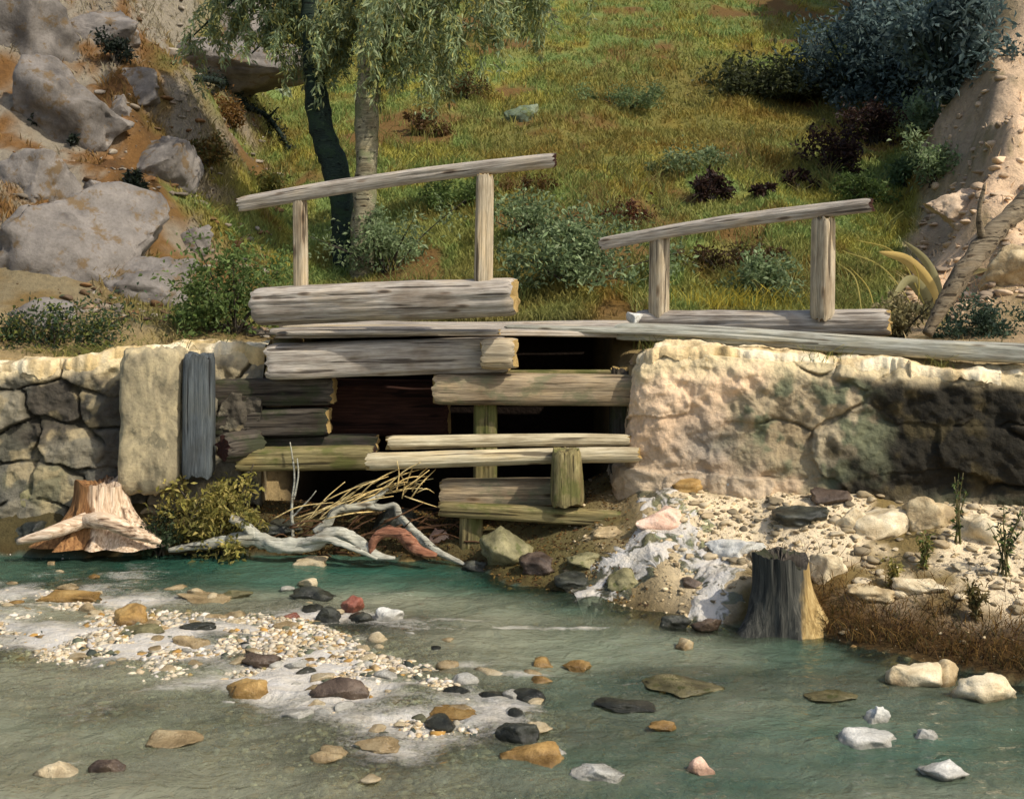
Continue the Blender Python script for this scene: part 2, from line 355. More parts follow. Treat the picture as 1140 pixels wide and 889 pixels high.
wx = grid_lines([(-40, -6, 2), (-6, 5, .035), (5, 40, 2)]); wyy = grid_lines([(-6, 3.5, .5), (3.5, 10.2, .03)])
WX, WY = np.meshgrid(wx, wyy)
foam_spots = [(590, 752, .4, .12, .95), (520, 742, .5, .14, .95), (640, 700, .5, .05, .7), (560, 764, .3, .07, .7), (520, 690, .45, .10, .75), (432, 684, .2, .12, .8), (470, 742, .5, .14, .8), (410, 770, .5, .12, .7), (330, 797, .3, .06, .6), (160, 617, .6, .05, .85), (370, 627, .6, .05, .7), (1000, 775, .5, .06, .55),
              (700, 868, .35, .05, .55), (1040, 790, .5, .04, .5), (300, 835, .3, .04, .5), (380, 820, .3, .04, .5), (860, 775, .4, .05, .55), (930, 775, .4, .05, .55), (80, 850, .3, .06, .5), (620, 690, .6, .05, .45)]
foam = np.zeros_like(WX)
for px, py, rx, ry, s in foam_spots: foam = np.maximum(foam, s*ell(WX, WY, hitw(px, py), rx, ry))
foam = np.maximum(foam, 1.0*shoal(WX, WY)**.38*(.88+.40*fb2(WX*.6, WY*1.3, 1.4, 4, 66)))
foam = np.maximum(foam, np.clip(fb2(WX*.55, WY*2.4, 2.2, 4, 69)-.28, 0, .6)*1.25*sst(8.9, 8.2, WY)*(.45+.55*sst(.9, -.4, WX)))
foam = np.clip(foam*(.86+.4*fb2(WX*.7, WY*1.6, 2.4, 4, 67)), 0, 1)
teal = np.clip(sst(7.9, 8.7, WY)*sst(1.4, .2, WX)+.55*sst(-.9, .6, WX+.25*fb2(WX, WY, .8, 3, 65)), 0, 1)
depth = np.clip(-height(WX, WY), 0, 1)
st1 = fb2(WX*.5, WY*1.3, 1.3, 5, 68); st2 = fb2(WX*.6, WY*1.7, 1.7, 4, 70)
murk = np.clip(.13+sst(.05, .35, depth)*.42+teal*.18+.30*st1+.20*sst(.2, -2, WX)-.16*sst(-.5, .8, WX), .04, .92)
teal = np.clip(teal+.30*np.clip(st2, -.3, 1), 0, 1)
wz = .018*fb2(WX*1.0, WY*1.6, 1.6, 4, 61)+.015*(.5-np.abs(fb2(WX*1.1, WY*1.7, 2.0, 3, 64)))*sst(9.3, 8.4, WY)+.009*(.5-np.abs(fb2(WX*1.8, WY*2.6, 3.0, 2, 164)))+.02*foam*fb2(WX, WY*1.8, 5, 4, 62)+.004*fb2(WX, WY*2, 9, 2, 63)
ny, nx = WX.shape; idx = np.arange(ny*nx).reshape(ny, nx)
faces = np.stack([idx[:-1, :-1], idx[:-1, 1:], idx[1:, 1:], idx[1:, :-1]], -1).reshape(-1, 4)
wat = mesh_np('water', np.stack([WX, WY, wz], -1).reshape(-1, 3), faces, M_water, col=np.stack([foam, teal, murk], -1).reshape(-1, 3)); wat['kind'] = 'structure'

# ------------------------------------------------------------------ shapes
def rock_v(rx, ry, rz, seed, sub=4, cuts=7, amp=.22, boxy=0):
    bm = bmesh.new(); bmesh.ops.create_icosphere(bm, subdivisions=sub, radius=1)
    v = np.array([x.co[:] for x in bm.verts]); f = np.array([[q.index for q in x.verts] for x in bm.faces]); bm.free()
    r = np.random.default_rng(seed)
    if boxy: v = v/((np.abs(v)**boxy).sum(1)**(1/boxy))[:, None]
    for k in range(cuts+4):
        n = r.normal(size=3); n /= np.linalg.norm(n); d = r.uniform(.5, .82)
        e = v@n; v = v-np.outer(np.maximum(e-d, 0)*.97, n)
    v = v*(1+amp*fbm(v*1.3+seed, 4, seed)[:, None]+.05*fbm(v*5+seed, 3, seed+3)[:, None]-.07*np.clip(1-np.abs(fbm(v*2.2+seed*3, 3, seed+5))/.12, 0, 1)[:, None]*(1 if sub > 3 else 0))
    return v*np.array([rx, ry, rz]), f
def rock(name, loc, rx, ry, rz, seed, mat, sub=4, cuts=7, amp=.22, rot=0, parent=None, boxy=0):
    v, f = rock_v(rx, ry, rz, seed, sub, cuts, amp, boxy)
    o = mesh_np(name, v, f, mat, parent); o.location = loc; o.rotation_euler[2] = rot; return o
def log_mesh(Ln, r0, r1, seed, square=0, n=64, wob=.05, bend=0, zscale=1.):
    m = max(12, int(Ln/.04)); t = np.linspace(0, 1, m); a = np.linspace(0, 2*math.pi, n, endpoint=False)
    T, A = np.meshgrid(t, a, indexing='ij'); Rr = r0+(r1-r0)*T
    ca, sa = np.cos(A), np.sin(A)
    if square:
        e = (np.abs(ca)**square+np.abs(sa)**square)**(-1/square); Rr = Rr*e
    p = np.stack([T*Ln*1.2, ca*1.5, sa*1.5], -1).reshape(-1, 3)
    Rr = Rr*(1+wob*fbm(p+seed, 3, seed).reshape(T.shape)+wob*.6*fbm(p*np.array([.5, 5, 5])+seed, 3, seed+5).reshape(T.shape))
    gr = np.random.default_rng(seed+77)
    for k in range(9):
        a0 = gr.uniform(0, 6.28); t0, t1 = sorted(gr.uniform(-.15, 1.15, 2)); aw = a0+.12*vnoise(np.stack([T.ravel()*Ln*1.5, T.ravel()*0+k, T.ravel()*0], 1), seed).reshape(T.shape)
        Rr = Rr*(1-gr.uniform(.05, .13)*np.exp(-(np.angle(np.exp(1j*(A-aw)))/.06)**2)*sst(t0, t0+.08, T)*sst(t1, t1-.08, T))
    ed = np.minimum(T, 1-T)*Ln; Rr = Rr*(1-.10*np.exp(-ed/.02))
    off = bend*np.sin(T*math.pi)*Ln+wob*.4*r0*fbm(np.stack([T.ravel()*Ln*.8, T.ravel()*0, T.ravel()*0], 1)+seed, 2, seed+9).reshape(T.shape)
    Xx = T*Ln+(.022*fbm(np.stack([ca.ravel()*4, sa.ravel()*4, T.ravel()*0], 1)+seed, 2, seed+8).reshape(T.shape))*np.where(ed < .03, 1, 0)
    v = np.stack([Xx, ca*Rr, sa*Rr*zscale+off], -1)
    idx = np.arange(m*n).reshape(m, n); nxt = np.roll(idx, -1, 1)
    f = np.stack([idx[:-1], nxt[:-1], nxt[1:], idx[1:]], -1).reshape(-1, 4)[:, ::-1]
    return v, f
def log(name, p0, p1, r0, r1, mat, seed, root=None, square=0, roll=0, end=None, wob=.05, bend=0, zscale=1., n=64, endname='end_grain'):
    p0 = Vector(p0); p1 = Vector(p1); d = p1-p0
    v, f = log_mesh(d.length, r0, r1, seed, square, n, wob, bend, zscale)
    o = mesh_np(name, v.reshape(-1, 3), f, mat, root)
    q = d.to_track_quat('X', 'Z') @ Quaternion((1, 0, 0), roll)
    o.rotation_mode = 'QUATERNION'; o.rotation_quaternion = q
    o.location = p0-(root.location if root else Vector())
    for k, ring in enumerate((v[0], v[-1])):
        c = ring.mean(0); mid = c+(ring-c)*.55
        sgn = -1 if k == 0 else 1
        mid = mid+np.array([sgn*.006, 0, 0]); cc = c+np.array([sgn*.004, 0, 0])
        vv = np.concatenate([ring, mid, cc[None]]); ff = []
        for i in range(n):
            j = (i+1) % n
            a, b, c2, d2 = i, j, n+j, n+i
            ff.append((a, b, c2, d2) if k == 1 else (d2, c2, b, a)); ff.append((n+i, n+j, 2*n) if k == 1 else (2*n, n+j, n+i))
        mesh_np(endname, vv, ff, end or M_end, o)
    return o
def spline(pts, per=8):
    p = [np.array(q, float) for q in pts]; p = [2*p[0]-p[1]]+p+[2*p[-1]-p[-2]]; o = []
    for i in range(1, len(p)-2):
        for k in range(per):
            t = k/per; a, b, c, d = p[i-1:i+3]
            o.append(.5*(2*b+(c-a)*t+(2*a-5*b+4*c-d)*t*t+(3*b-a-3*c+d)*t**3))
    o.append(p[-2]); return np.array(o)
def tube(pts, rad, n=10, seed=0, wob=.12, per=8):
    """pts list of xyz, rad list of radii; returns v, f closed"""
    q = spline([tuple(p)+(r,) for p, r in zip(pts, rad)], per); c, r = q[:, :3], np.maximum(q[:, 3], .0008)
    tg = np.gradient(c, axis=0); tg /= np.linalg.norm(tg, axis=1)[:, None]+1e-9
    up = np.array([0, 0, 1.]) if abs(tg[0, 2]) < .8 else np.array([1., 0, 0]); us = []
    for k in range(len(c)):
        up = up-tg[k]*np.dot(up, tg[k]); up /= np.linalg.norm(up)+1e-9; us.append(up)
    us = np.array(us); vs = np.cross(tg, us); a = np.linspace(0, 2*math.pi, n, endpoint=False)
    ring = us[:, None]*np.cos(a)[None, :, None]+vs[:, None]*np.sin(a)[None, :, None]
    rr = np.repeat(r[:, None], n, 1)
    if wob: rr = rr*(1+wob*fbm((c[:, None]*6+ring*1.2).reshape(-1, 3)+seed, 3, seed).reshape(rr.shape))
    if wob: rr = rr*(1+wob*.6*fbm((c[:, None]*22+ring*2.6).reshape(-1, 3)+seed, 3, seed+2).reshape(rr.shape))
    v = c[:, None]+ring*rr[..., None]; m = len(c)
    idx = np.arange(m*n).reshape(m, n); nxt = np.roll(idx, -1, 1)
    f = np.stack([idx[:-1], nxt[:-1], nxt[1:], idx[1:]], -1).reshape(-1, 4)
    V = np.concatenate([v.reshape(-1, 3), c[[0, -1]]])
    cap = [(m*n, (i+1) % n, i, i) for i in range(n)]+[(m*n+1, (m-1)*n+i, (m-1)*n+(i+1) % n, (m-1)*n+(i+1) % n) for i in range(n)]
    F_ = [tuple(x) for x in f]+[(x[0], x[1], x[2]) for x in cap]
    return V, F_
def join(parts):
    V, F_, o = [], [], 0
    for v, f in parts:
        V.append(np.asarray(v)); F_ += [tuple(int(i)+o for i in q) for q in f]; o += len(v)
    return np.concatenate(V), F_
def tubes(name, lst, mat, parent=None, n=8, seed=0, wob=.12, per=6, loc=None):
    v, f = join([tube(p, r, n, seed+k, wob, per) for k, (p, r) in enumerate(lst)])
    if loc is not None: v = v-np.array(loc)
    o = mesh_np(name, v, f, mat, parent)
    if loc is not None and parent is None: o.location = loc
    return o
def leaves(c, dirs, ln, wd, cols, fold=.25):
    """diamond leaves: centres (N,3), directions, length and width arrays, colours (N,3)"""
    n = len(c); d = dirs/(np.linalg.norm(dirs, axis=1)[:, None]+1e-9)
    r = rng.normal(size=(n, 3)); s = np.cross(d, r); s /= np.linalg.norm(s, axis=1)[:, None]+1e-9; u = np.cross(s, d)
    ln = np.broadcast_to(ln, n)[:, None]; wd = np.broadcast_to(wd, n)[:, None]
    b = c; tip = c+d*ln-np.array([0, 0, .15])*ln; mid = c+d*ln*.45
    v = np.stack([b, mid+s*wd*.5+u*wd*fold, tip, mid-s*wd*.5+u*wd*fold], 1).reshape(-1, 3)
    f = np.arange(n*4).reshape(n, 4)
    return v, f, np.repeat(cols, 4, 0)
def blades(base, h, wd, lean, cols):
    n = len(base); a = rng.uniform(0, 2*math.pi, n); s = np.stack([np.cos(a), np.sin(a), 0*a], 1)*wd[:, None]*.5
    b = rng.uniform(0, 2*math.pi, n); ld = np.stack([np.cos(b), np.sin(b), 0*b], 1)*(lean*h)[:, None]
    up = np.zeros((n, 3)); up[:, 2] = h
    v = np.stack([base-s, base+s, base+s*.7+up*.55+ld*.3, base-s*.7+up*.55+ld*.3, base+up*.95+ld, base+up*.93+ld*1.02], 1).reshape(-1, 3)
    i = np.arange(n)[:, None]*6
    f = np.concatenate([i+np.array([0, 1, 2, 3]), i+np.array([3, 2, 5, 4])], 0)
    return v, f, np.repeat(cols, 6, 0)
def mixcols(a, b, t): return np.asarray(a)[None]+(np.asarray(b)-np.asarray(a))[None]*t[:, None]
def palette(n, cs):
    cs = np.array(cs); i = rng.integers(0, len(cs), n); j = rng.integers(0, len(cs), n); t = rng.uniform(0, 1, n)[:, None]
    return (cs[i]*(1-t)+cs[j]*t)*rng.uniform(.75, 1.2, n)[:, None]

# ------------------------------------------------------------------ grass and ground cover (stuff)
def scatter_hill(n, ymin, ymax):
    u = rng.uniform(0, 1, n); y = 1/(1/ymin+(1/ymax-1/ymin)*u); x = rng.uniform(-.56, .56, n)*y
    return x, y
x, y = scatter_hill(330000, 11.9, 40)
x2 = rng.uniform(-6, 6, 30000); y2 = wall_y(x2)+.5+np.abs(rng.normal(0, .9, 30000)); k = (y2 < 12.2) & ~((x2 > -2.9) & (x2 < 1.6)) & (fb2(x2, y2, 1.6, 4, 73) > -.05); x = np.concatenate([x, x2[k]]); y = np.concatenate([y, y2[k]])
rm = x-.43*y+1.1+.3*fb2(x, y, 1.7, 5, 42); lm = sst(-1.0, -2.3, x+.2*y-.15)
keep = (rng.uniform(0, 1, len(x)) > sst(-.15, .3, rm)*.985) & (rng.uniform(0, 1, len(x)) > lm*.5) & (fb2(x, y, 1.1, 4, 71)+.3*rng.normal(size=len(x)) > -.62) & (fb2(x, y, .8, 4, 47)+.06*rng.normal(size=len(x)) < .42)
x, y = x[keep], y[keep]; z = height(x, y)
gc = ground_col(x, y); var = rng.uniform(.82, 1.25, len(x))[:, None]
gc = gc*var*1.4+np.array(lin(128, 126, 60))*.14
hgt = (.05+.10*rng.uniform(0, 1, len(x))**2)*(1+.02*(y-12))*(1+.5*fb2(x, y, .8, 3, 72)); hgt = np.clip(hgt, .02, .3)
v, f, cc = blades(np.stack([x, y, z-.01], 1), hgt, .008+.0011*y*rng.uniform(.6, 1.4, len(x)), rng.uniform(.2, .9, len(x)), gc)
o = mesh_np('hillside_grass', v, f, M_grass, col=cc, smooth=False); tag(o, 'short yellow-green meadow grass covering the hillside behind the bridge', 'grass', kind='stuff')

def tallgrass():
    n = 5200; x, y = scatter_hill(n, 12.2, 34); k = (fb2(x, y, .7, 3, 74) > .12) & (x-.43*y+1.1 < -.2) & (x+.2*y > -.6); x, y = np.repeat(x[k], 9), np.repeat(y[k], 9)
    x = x+rng.normal(size=len(x))*.05; y = y+rng.normal(size=len(x))*.05; n = len(x)
    v, f, cc = blades(np.stack([x, y, height(x, y)-.01], 1), rng.uniform(.12, .34, n), .006+.0007*y, rng.uniform(.2, 1.1, n), palette(n, [lin(138, 136, 72), lin(112, 124, 68), lin(152, 144, 84), lin(116, 106, 58)]))
    tag(mesh_np('tall_grass', v, f, M_grass, None, False, cc), 'taller straw-coloured grass tufts dotted over the hillside meadow', 'grass', kind='stuff')
tallgrass()
def gravel(name, x, y, z, s, cols, label, cat='gravel'):
    n = len(x); bm = bmesh.new(); bmesh.ops.create_icosphere(bm, subdivisions=1 if len(x) > 4000 else 2, radius=1)
    bv = np.array([q.co[:] for q in bm.verts]); bf = np.array([[k.index for k in q.verts] for q in bm.faces]); bm.free()
    V = bv[None]*(1+(.25 if len(bv) < 20 else .05)*rng.normal(size=(n, len(bv), 1))).clip(.5, 1.5)
    for k in range(7):
        nn = rng.normal(size=(n, 3)); nn /= np.linalg.norm(nn, axis=1)[:, None]; e = np.einsum('nij,nj->ni', V, nn)-rng.uniform(.35, .75, n)[:, None]; V = V-np.maximum(e, 0)[..., None]*nn[:, None]
    sc = np.stack([s*rng.uniform(.8, 1.4, n), s*rng.uniform(.7, 1.1, n), s*rng.uniform(.35, .7, n)], 1); V = V*sc[:, None]
    a = rng.uniform(0, 6.28, n); ca, sa = np.cos(a)[:, None], np.sin(a)[:, None]
    V = np.stack([V[..., 0]*ca-V[..., 1]*sa, V[..., 0]*sa+V[..., 1]*ca, V[..., 2]], -1)+np.stack([x, y, z+s*.1], 1)[:, None]
    Fc = (bf[None]+np.arange(n)[:, None, None]*len(bv)).reshape(-1, 3)
    o = mesh_np(name, V.reshape(-1, 3), Fc, M_gravel, col=np.repeat(cols, len(bv), 0)); tag(o, label, cat, kind='stuff'); return o
n = 2600; y = 1/(1/11.4+(1/24-1/11.4)*rng.uniform(0, 1, n)); x = .43*y-.9+np.abs(rng.normal(0, 1.3, n)); k = fb2(x, y, 1.2, 4, 76)+rng.normal(size=n)*.3 > -.05; x, y = x[k], y[k]
gravel('slope_rubble', x, y, height(x, y), .010+.11*rng.uniform(0, 1, len(x))**5, palette(len(x), [lin(212, 184, 150), lin(184, 160, 130), lin(150, 132, 110)]), 'broken tan rubble lying on the bare slope at the right')
n = 3200; y = 1/(1/11.2+(1/22-1/11.2)*rng.uniform(0, 1, n)); x = -.2*y-.2-np.abs(rng.normal(0, 1.6, n)); k = fb2(x, y, 1.2, 4, 75)+rng.normal(size=n)*.3 > -.05; x, y = x[k], y[k]
gravel('slope_rubble', x, y, height(x, y), .012+.10*rng.uniform(0, 1, len(x))**4, palette(len(x), [lin(150, 140, 124), lin(122, 112, 98), lin(120, 88, 54), lin(92, 72, 50)]), 'broken grey and brown rubble strewn over the rocky left slope', 'rubble')
n = 380; x = rng.uniform(1.2, 4.6, n); ey, wy = edge_y(x), wall_y(x); y = ey+rng.uniform(.3, 1, n)*(wy-ey)
gravel('bank_cobbles', x, y, height(x, y), .03+.05*rng.uniform(0, 1, n)**2, palette(n, [lin(200, 184, 152), lin(180, 160, 126), lin(150, 134, 104), lin(112, 102, 82)]), 'broken cream cobbles scattered over the right gravel bank', 'cobbles')
n = 17000; x = rng.uniform(.4, 6.4, n); ey, wy = edge_y(x), wall_y(x); t = rng.uniform(-.05, 1.02, n); y = ey+t*(wy-ey)
k = (fb2(x, y, 1.7, 4, 42)-.04+rng.normal(size=n)*.22 > 0) & ~((x < 1.1) & (rng.uniform(0, 1, n) < .6)) & ~((t < .4) & (x > 1.9) & (rng.uniform(0, 1, n) < .85)); x, y = x[k], y[k]
gravel('bank_gravel', x, y, height(x, y), .005+.03*rng.uniform(0, 1, len(x))**6, palette(len(x), [lin(206, 188, 152), lin(186, 164, 124), lin(140, 124, 96), lin(110, 98, 72)]), 'pale gravel strewn down the bank below the right-hand wall')
n = 78000; x = rng.uniform(-4.9, .3, n); y = np.minimum(6.40-.56*(x+.5)+.12*np.sin(x*3), 7.9)+rng.normal(0, .62, n)
k = (y < edge_y(x)) & (y > 4.0); x, y = x[k], y[k]
gravel('stream_gravel', x, y, height(x, y), .004+.036*rng.uniform(0, 1, len(x))**7, palette(len(x), [lin(214, 200, 172), lin(204, 188, 160), lin(190, 178, 156), lin(196, 190, 180), lin(172, 146, 104), lin(146, 140, 120)]), 'pale gravel of the shallow riffle in the stream')
n = 9000; x = rng.uniform(-4.5, 3.5, n); y = rng.uniform(4.2, 9.3, n); k = y < edge_y(x); x, y = x[k], y[k]
gravel('bed_pebbles', x, y, height(x, y), .012+.04*rng.uniform(0, 1, len(x))**3, palette(len(x), [lin(130, 118, 76), lin(96, 100, 80), lin(170, 130, 66), lin(60, 66, 58)]), 'mixed ochre and grey pebbles on the bed of the clear stream')

# ------------------------------------------------------------------ walls
def voronoi(u, v, seed, cu, cv):
    U, Vv = u/cu, v/cv; V_ = Vv; iu, iv = np.floor(U).astype(np.int64), np.floor(Vv).astype(np.int64)
    d1 = np.full(u.shape, 9.); d2 = d1.copy(); cid = np.zeros(u.shape); tl = np.zeros(u.shape)
    for a in (-1, 0, 1):
        for b in (-1, 0, 1):
            jx, jy = iu+a, iv+b; z0 = np.zeros_like(jx)
            cx = jx+.5+.8*(_hash(jx, jy, z0, seed)-.5)+.5*(jy % 2); cy = jy+.5+.5*(_hash(jx, jy, z0, seed+1)-.5)
            d = np.maximum(np.abs(U-cx)*.9, np.abs(Vv-cy))*.6+np.hypot(U-cx, Vv-cy)*.4; h = _hash(jx, jy, z0, seed+2)
            n1 = d < d1; d2 = np.where(n1, d1, np.minimum(d2, d)); cid = np.where(n1, h, cid); tl = np.where(n1, (U-cx)*(_hash(jx, jy, z0, seed+3)-.5)+(V_-cy)*(_hash(jx, jy, z0, seed+4)-.5), tl); d1 = np.where(n1, d, d1)
    return d1, d2, cid, tl
def wall(name, path, ztop, zbot, thick, colf, seed, cu=.42, cv=.26, relief=.07, label='', jfade=(.2, .5), topcol=None, topname='coping'):
    """masonry along a ground path, front towards the stream; the sandy top is a part"""
    pts = spline([(p[0], p[1], 0) for p in path], 30); s = np.concatenate([[0], np.cumsum(np.linalg.norm(np.diff(pts, axis=0), axis=1))]); L_ = s[-1]
    nu, nv = int(L_/.012), 130
    uu = np.linspace(0, L_, nu); px_, py_ = np.interp(uu, s, pts[:, 0]), np.interp(uu, s, pts[:, 1])
    tx, ty = np.gradient(px_), np.gradient(py_); q = np.hypot(tx, ty); nxx, nyy = ty/q, -tx/q
    zt, zb = ztop(px_), zbot(px_); tt = np.linspace(0, 1, nv)
    Zz = zb[None]+(zt-zb)[None]*tt[:, None]; U = np.repeat(uu[None], nv, 0)
    du = .16*fb2(U, Zz, 1.7, 4, seed); dv = .09*fb2(U, Zz, 1.7, 4, seed+1)
    d1, d2, cid, tl = voronoi(U+du, Zz+dv, seed, cu, cv)
    joint = np.maximum(sst(.015, .085+.05*(fb2(U, Zz, 6, 3, seed+21)), d2-d1), sst(*jfade, fb2(U, Zz, 1.3, 3, seed+20)))
    dis = relief*(joint-.6)+relief*1.0*(cid-.5)+relief*1.3*tl-relief*.15*sst(.25, .55, d1)+.04*fb2(U, Zz, 1.2, 3, seed+2)+.030*np.abs(fb2(U, Zz, 3.4, 5, seed+4))+.030*fb2(U, Zz, 8, 5, seed+3)-.16*(tt[:, None]-.5)
    dis = dis-.05*sst(.93, 1, tt)[:, None]
    Vx = px_[None]+nxx[None]*dis; Vy = py_[None]+nyy[None]*dis
    front = np.stack([Vx, Vy, Zz], -1)
    cc = colf(Vx, Zz, cid, joint, fb2(U, Zz, 1.6, 4, seed+6), fb2(U, Zz, 6, 4, seed+7))
    back = np.stack([px_-nxx*thick, py_-nyy*thick, zt-.03], -1); backb = np.stack([px_-nxx*thick, py_-nyy*thick, zb], -1)
    allv = np.concatenate([front, back[None], backb[None]]); cc = np.concatenate([cc, cc[-1:], cc[-1:]])
    m = nv+2; idx = np.arange(m*nu).reshape(m, nu)
    f = np.stack([idx[:-1, :-1], idx[:-1, 1:], idx[1:, 1:], idx[1:, :-1]], -1).reshape(-1, 4)
    V = allv.reshape(-1, 3); base = np.array([px_.mean(), py_.mean(), zb.min()])
    ends = [list(idx[:, 0])[::-1], list(idx[:, -1])]
    f = [tuple(z_) for z_ in f]+[tuple(e) for e in ends]
    root = mesh_np(name, V-base, f, M_wall, col=cc.reshape(-1, 3)); root.location = base
    tag(root, label, 'wall')
    if topcol:
        mm = 26; ss = np.linspace(0, 1, mm); U2 = np.repeat(uu[None], mm, 0)
        across = np.linspace(-.05, 1.0, mm)[:, None]
        lip = .045*fb2(U2, across*.5+0*U2, 3, 4, seed+11)
        off = dis[-1][None]*(1-across.clip(0, 1))+.025-(thick+.05)*across.clip(0, 1)+lip*(across < .3)
        hz = zt[None]+.01+(.055*np.sin(np.clip(across+.05, 0, 1)*math.pi)**.5)+.04*fb2(U2, across+0*U2, 2.5, 4, seed+12)
        hz[0] = zt-.07+.06*fb2(uu, uu*0, 5, 5, seed+13); hz[1] = hz[1]*.5+hz[0]*.5; hz = hz+.012*fb2(U2*2.2, across*.6+0*U2, 6, 4, seed+15)
        tv = np.stack([px_[None]+nxx[None]*off, py_[None]+nyy[None]*off, hz], -1)
        idx = np.arange(mm*nu).reshape(mm, nu); f = np.stack([idx[:-1, :-1], idx[:-1, 1:], idx[1:, 1:], idx[1:, :-1]], -1).reshape(-1, 4)
        n_ = fb2(U2, across+0*U2, 4, 4, seed+14); a, b = np.array(topcol[0]), np.array(topcol[1])
        tc = a+(b-a)*sst(-.4, .5, n_)[..., None]; tc = tc+(np.array(lin(150, 128, 84))-tc)*sst(.2, .7, fb2(U2, across*.6+0*U2, 6, 4, seed+16))[..., None]*.7
        mesh_np(topname, tv.reshape(-1, 3)-base, f, M_wall, root, col=tc.reshape(-1, 3))
    return root
def lerpc(c, d, t): return c+(np.array(d)-c)*t[..., None]
def crust(c, x, z, zt, n, n2, amt): return lerpc(c, lin(222, 202, 158), sst(amt, .0, (zt-z)-.10*n-.05*n2)*.9)
def left_col(x, z, cid, j, n, n2):
    c = np.ones(x.shape+(3,))*np.array(lin(98, 95, 84)); c = lerpc(c, lin(130, 123, 104), sst(.4, 1, cid)); c = lerpc(c, lin(74, 72, 58), sst(.4, .0, cid))
    c = lerpc(c, lin(64, 58, 50), sst(.15, .6, n)*.8); c = lerpc(c, lin(98, 98, 66), sst(.2, .6, -n)*.5)
    c = lerpc(c, lin(182, 164, 124), sst(.25, .6, n2-n*.5)*.45); c = crust(c, x, z, np.interp(x, [-4.6, -3.5, -2.2], [1.60, 1.70, 1.74]), n, n2, .16)
    return lerpc(c, lin(52, 50, 40), (1-j)*.7)
def right_col(x, z, cid, j, n, n2):
    c = np.ones(x.shape+(3,))*np.array(lin(236, 204, 166)); c = lerpc(c, lin(244, 224, 190), sst(.4, 1, cid)); c = lerpc(c, lin(222, 184, 142), sst(.4, 0, cid))
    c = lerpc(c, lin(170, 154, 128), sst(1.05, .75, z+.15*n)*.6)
    c = lerpc(c, lin(120, 122, 116), ell(x, z, (1.65, 1.0), .4, .28)*.8); mo = sst(1.95, 2.2, x+.3*n+.1*n2)*(.6+.4*sst(.2, -.3, n2)); c = lerpc(c, lin(112, 114, 88), mo)  # grey patch of shade painted low on the wall, then real moss
    dk = sst(2.4, 2.8, x+.3*n+.15*n2)*sst(.35, .7, z+.12*n); c = lerpc(c, lin(42, 39, 31), dk); c = lerpc(c, lin(84, 74, 48), dk*sst(.1, .6, n2)*.6)  # shade over the right end painted into the wall colour
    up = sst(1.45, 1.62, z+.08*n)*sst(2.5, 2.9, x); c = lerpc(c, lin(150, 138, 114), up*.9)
    c = crust(c, x, z, np.interp(x, [.9, 1.3, 2, 3, 4, 7], [1.66, 1.76, 1.71, 1.66, 1.62, 1.5]), n, n2, .22)
    return lerpc(c, lin(84, 72, 54), (1-j)*.45)
wall('stone_wall', [(-6.6, 9.75), (-5, 9.8), (-3.6, 9.86), (-2.75, 9.9), (-2.25, 9.92)], lambda x: np.interp(x, [-7, -4.6, -3.75, -3.5, -2.2], [1.55, 1.60, 1.62, 1.70, 1.74])+.03*fb2(x, x*0, 2, 3, 90),
     lambda x: 0*x+.05, .5, left_col, 101, .62, .34, .08, 'dark grey rubble stone wall with sandy top left of the wooden sluice', (.15, .5), (lin(206, 180, 128), lin(238, 222, 186)))
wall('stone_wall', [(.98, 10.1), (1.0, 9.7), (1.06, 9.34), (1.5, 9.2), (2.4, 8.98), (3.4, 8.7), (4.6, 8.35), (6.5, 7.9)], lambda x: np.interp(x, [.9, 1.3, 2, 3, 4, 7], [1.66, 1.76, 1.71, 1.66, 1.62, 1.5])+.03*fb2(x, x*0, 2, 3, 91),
     lambda x: 0*x+.25, .55, right_col, 202, .75, .42, .07, 'sunlit cream stone wall turning mossy, then dark with painted shade, right of the wooden sluice', (-.6, -.1), (lin(222, 196, 148), lin(246, 230, 194)))

# buttress boulder, dark upright
def on_ground(x, y): return Vector((x, y, float(height(x, y))))
tag(rock('stone_block', P(173, 466, 9.72), .275, .2, .62, 8, M_block, 5, -4, .06, 0, None, 8), 'tall squared sunlit stone block standing against the left wall', 'block')
t = empty('dark_upright', P(221, 520, 9.6)); tag(t, 'dark slate grey squared upright standing at the end of the left wall', 'post')  # dark strip at the wall's end, modelled as a squared upright
log('upright_shaft', P(221, 528, 9.62), P(222, 394, 9.62), .135, .125, M_wood_bl, 11, t, 5, .1, M_wood_bl, .03, endname='upright_top')

# ------------------------------------------------------------------ bridge
def railing(label, lg, rail, posts, mats, rl, rr, seed):
    t = empty('bridge_railing', (lg[0]+lg[1])/2); tag(t, label, 'railing', None)
    log('base_log', lg[0], lg[1], rl[0], rl[1], mats[0], seed, t, 2.8, .2, M_end, .08, 0, 1.)
    h = log('handrail', rail[0], rail[1], rr[0], rr[1], mats[1], seed+1, t, 3.2, .15, M_end_dark, .08, .012)
    for k, (a, b, r) in enumerate(posts): log('post', a, b, r, r*.95, mats[2], seed+2+k, t, 4, .75, M_end, .05)
    return t
railing('weathered grey handrail on two posts above the thick hewn log on the left', (P(286, 340, 9.85), P(574, 330, 9.35)), (P(268, 228, 9.95), P(618, 178, 9.3)),
        [(P(335, 330, 9.8), P(334, 222, 9.82), .058), (P(538, 318, 9.4), P(540, 196, 9.42), .078)], (M_wood, M_wood, M_wood_warm), (.165, .165), (.066, .062), 20)
railing('smaller weathered handrail on two posts above a low log on the right', (P(712, 359, 10.5), P(990, 359, 9.6)), (P(670, 271, 10.6), P(970, 228, 9.55)),
        [(P(733, 354, 10.4), P(734, 262, 10.4), .085), (P(915, 355, 9.75), P(917, 242, 9.75), .09)], (M_wood, M_wood, M_wood_warm), (.11, .11), (.06, .06), 30)
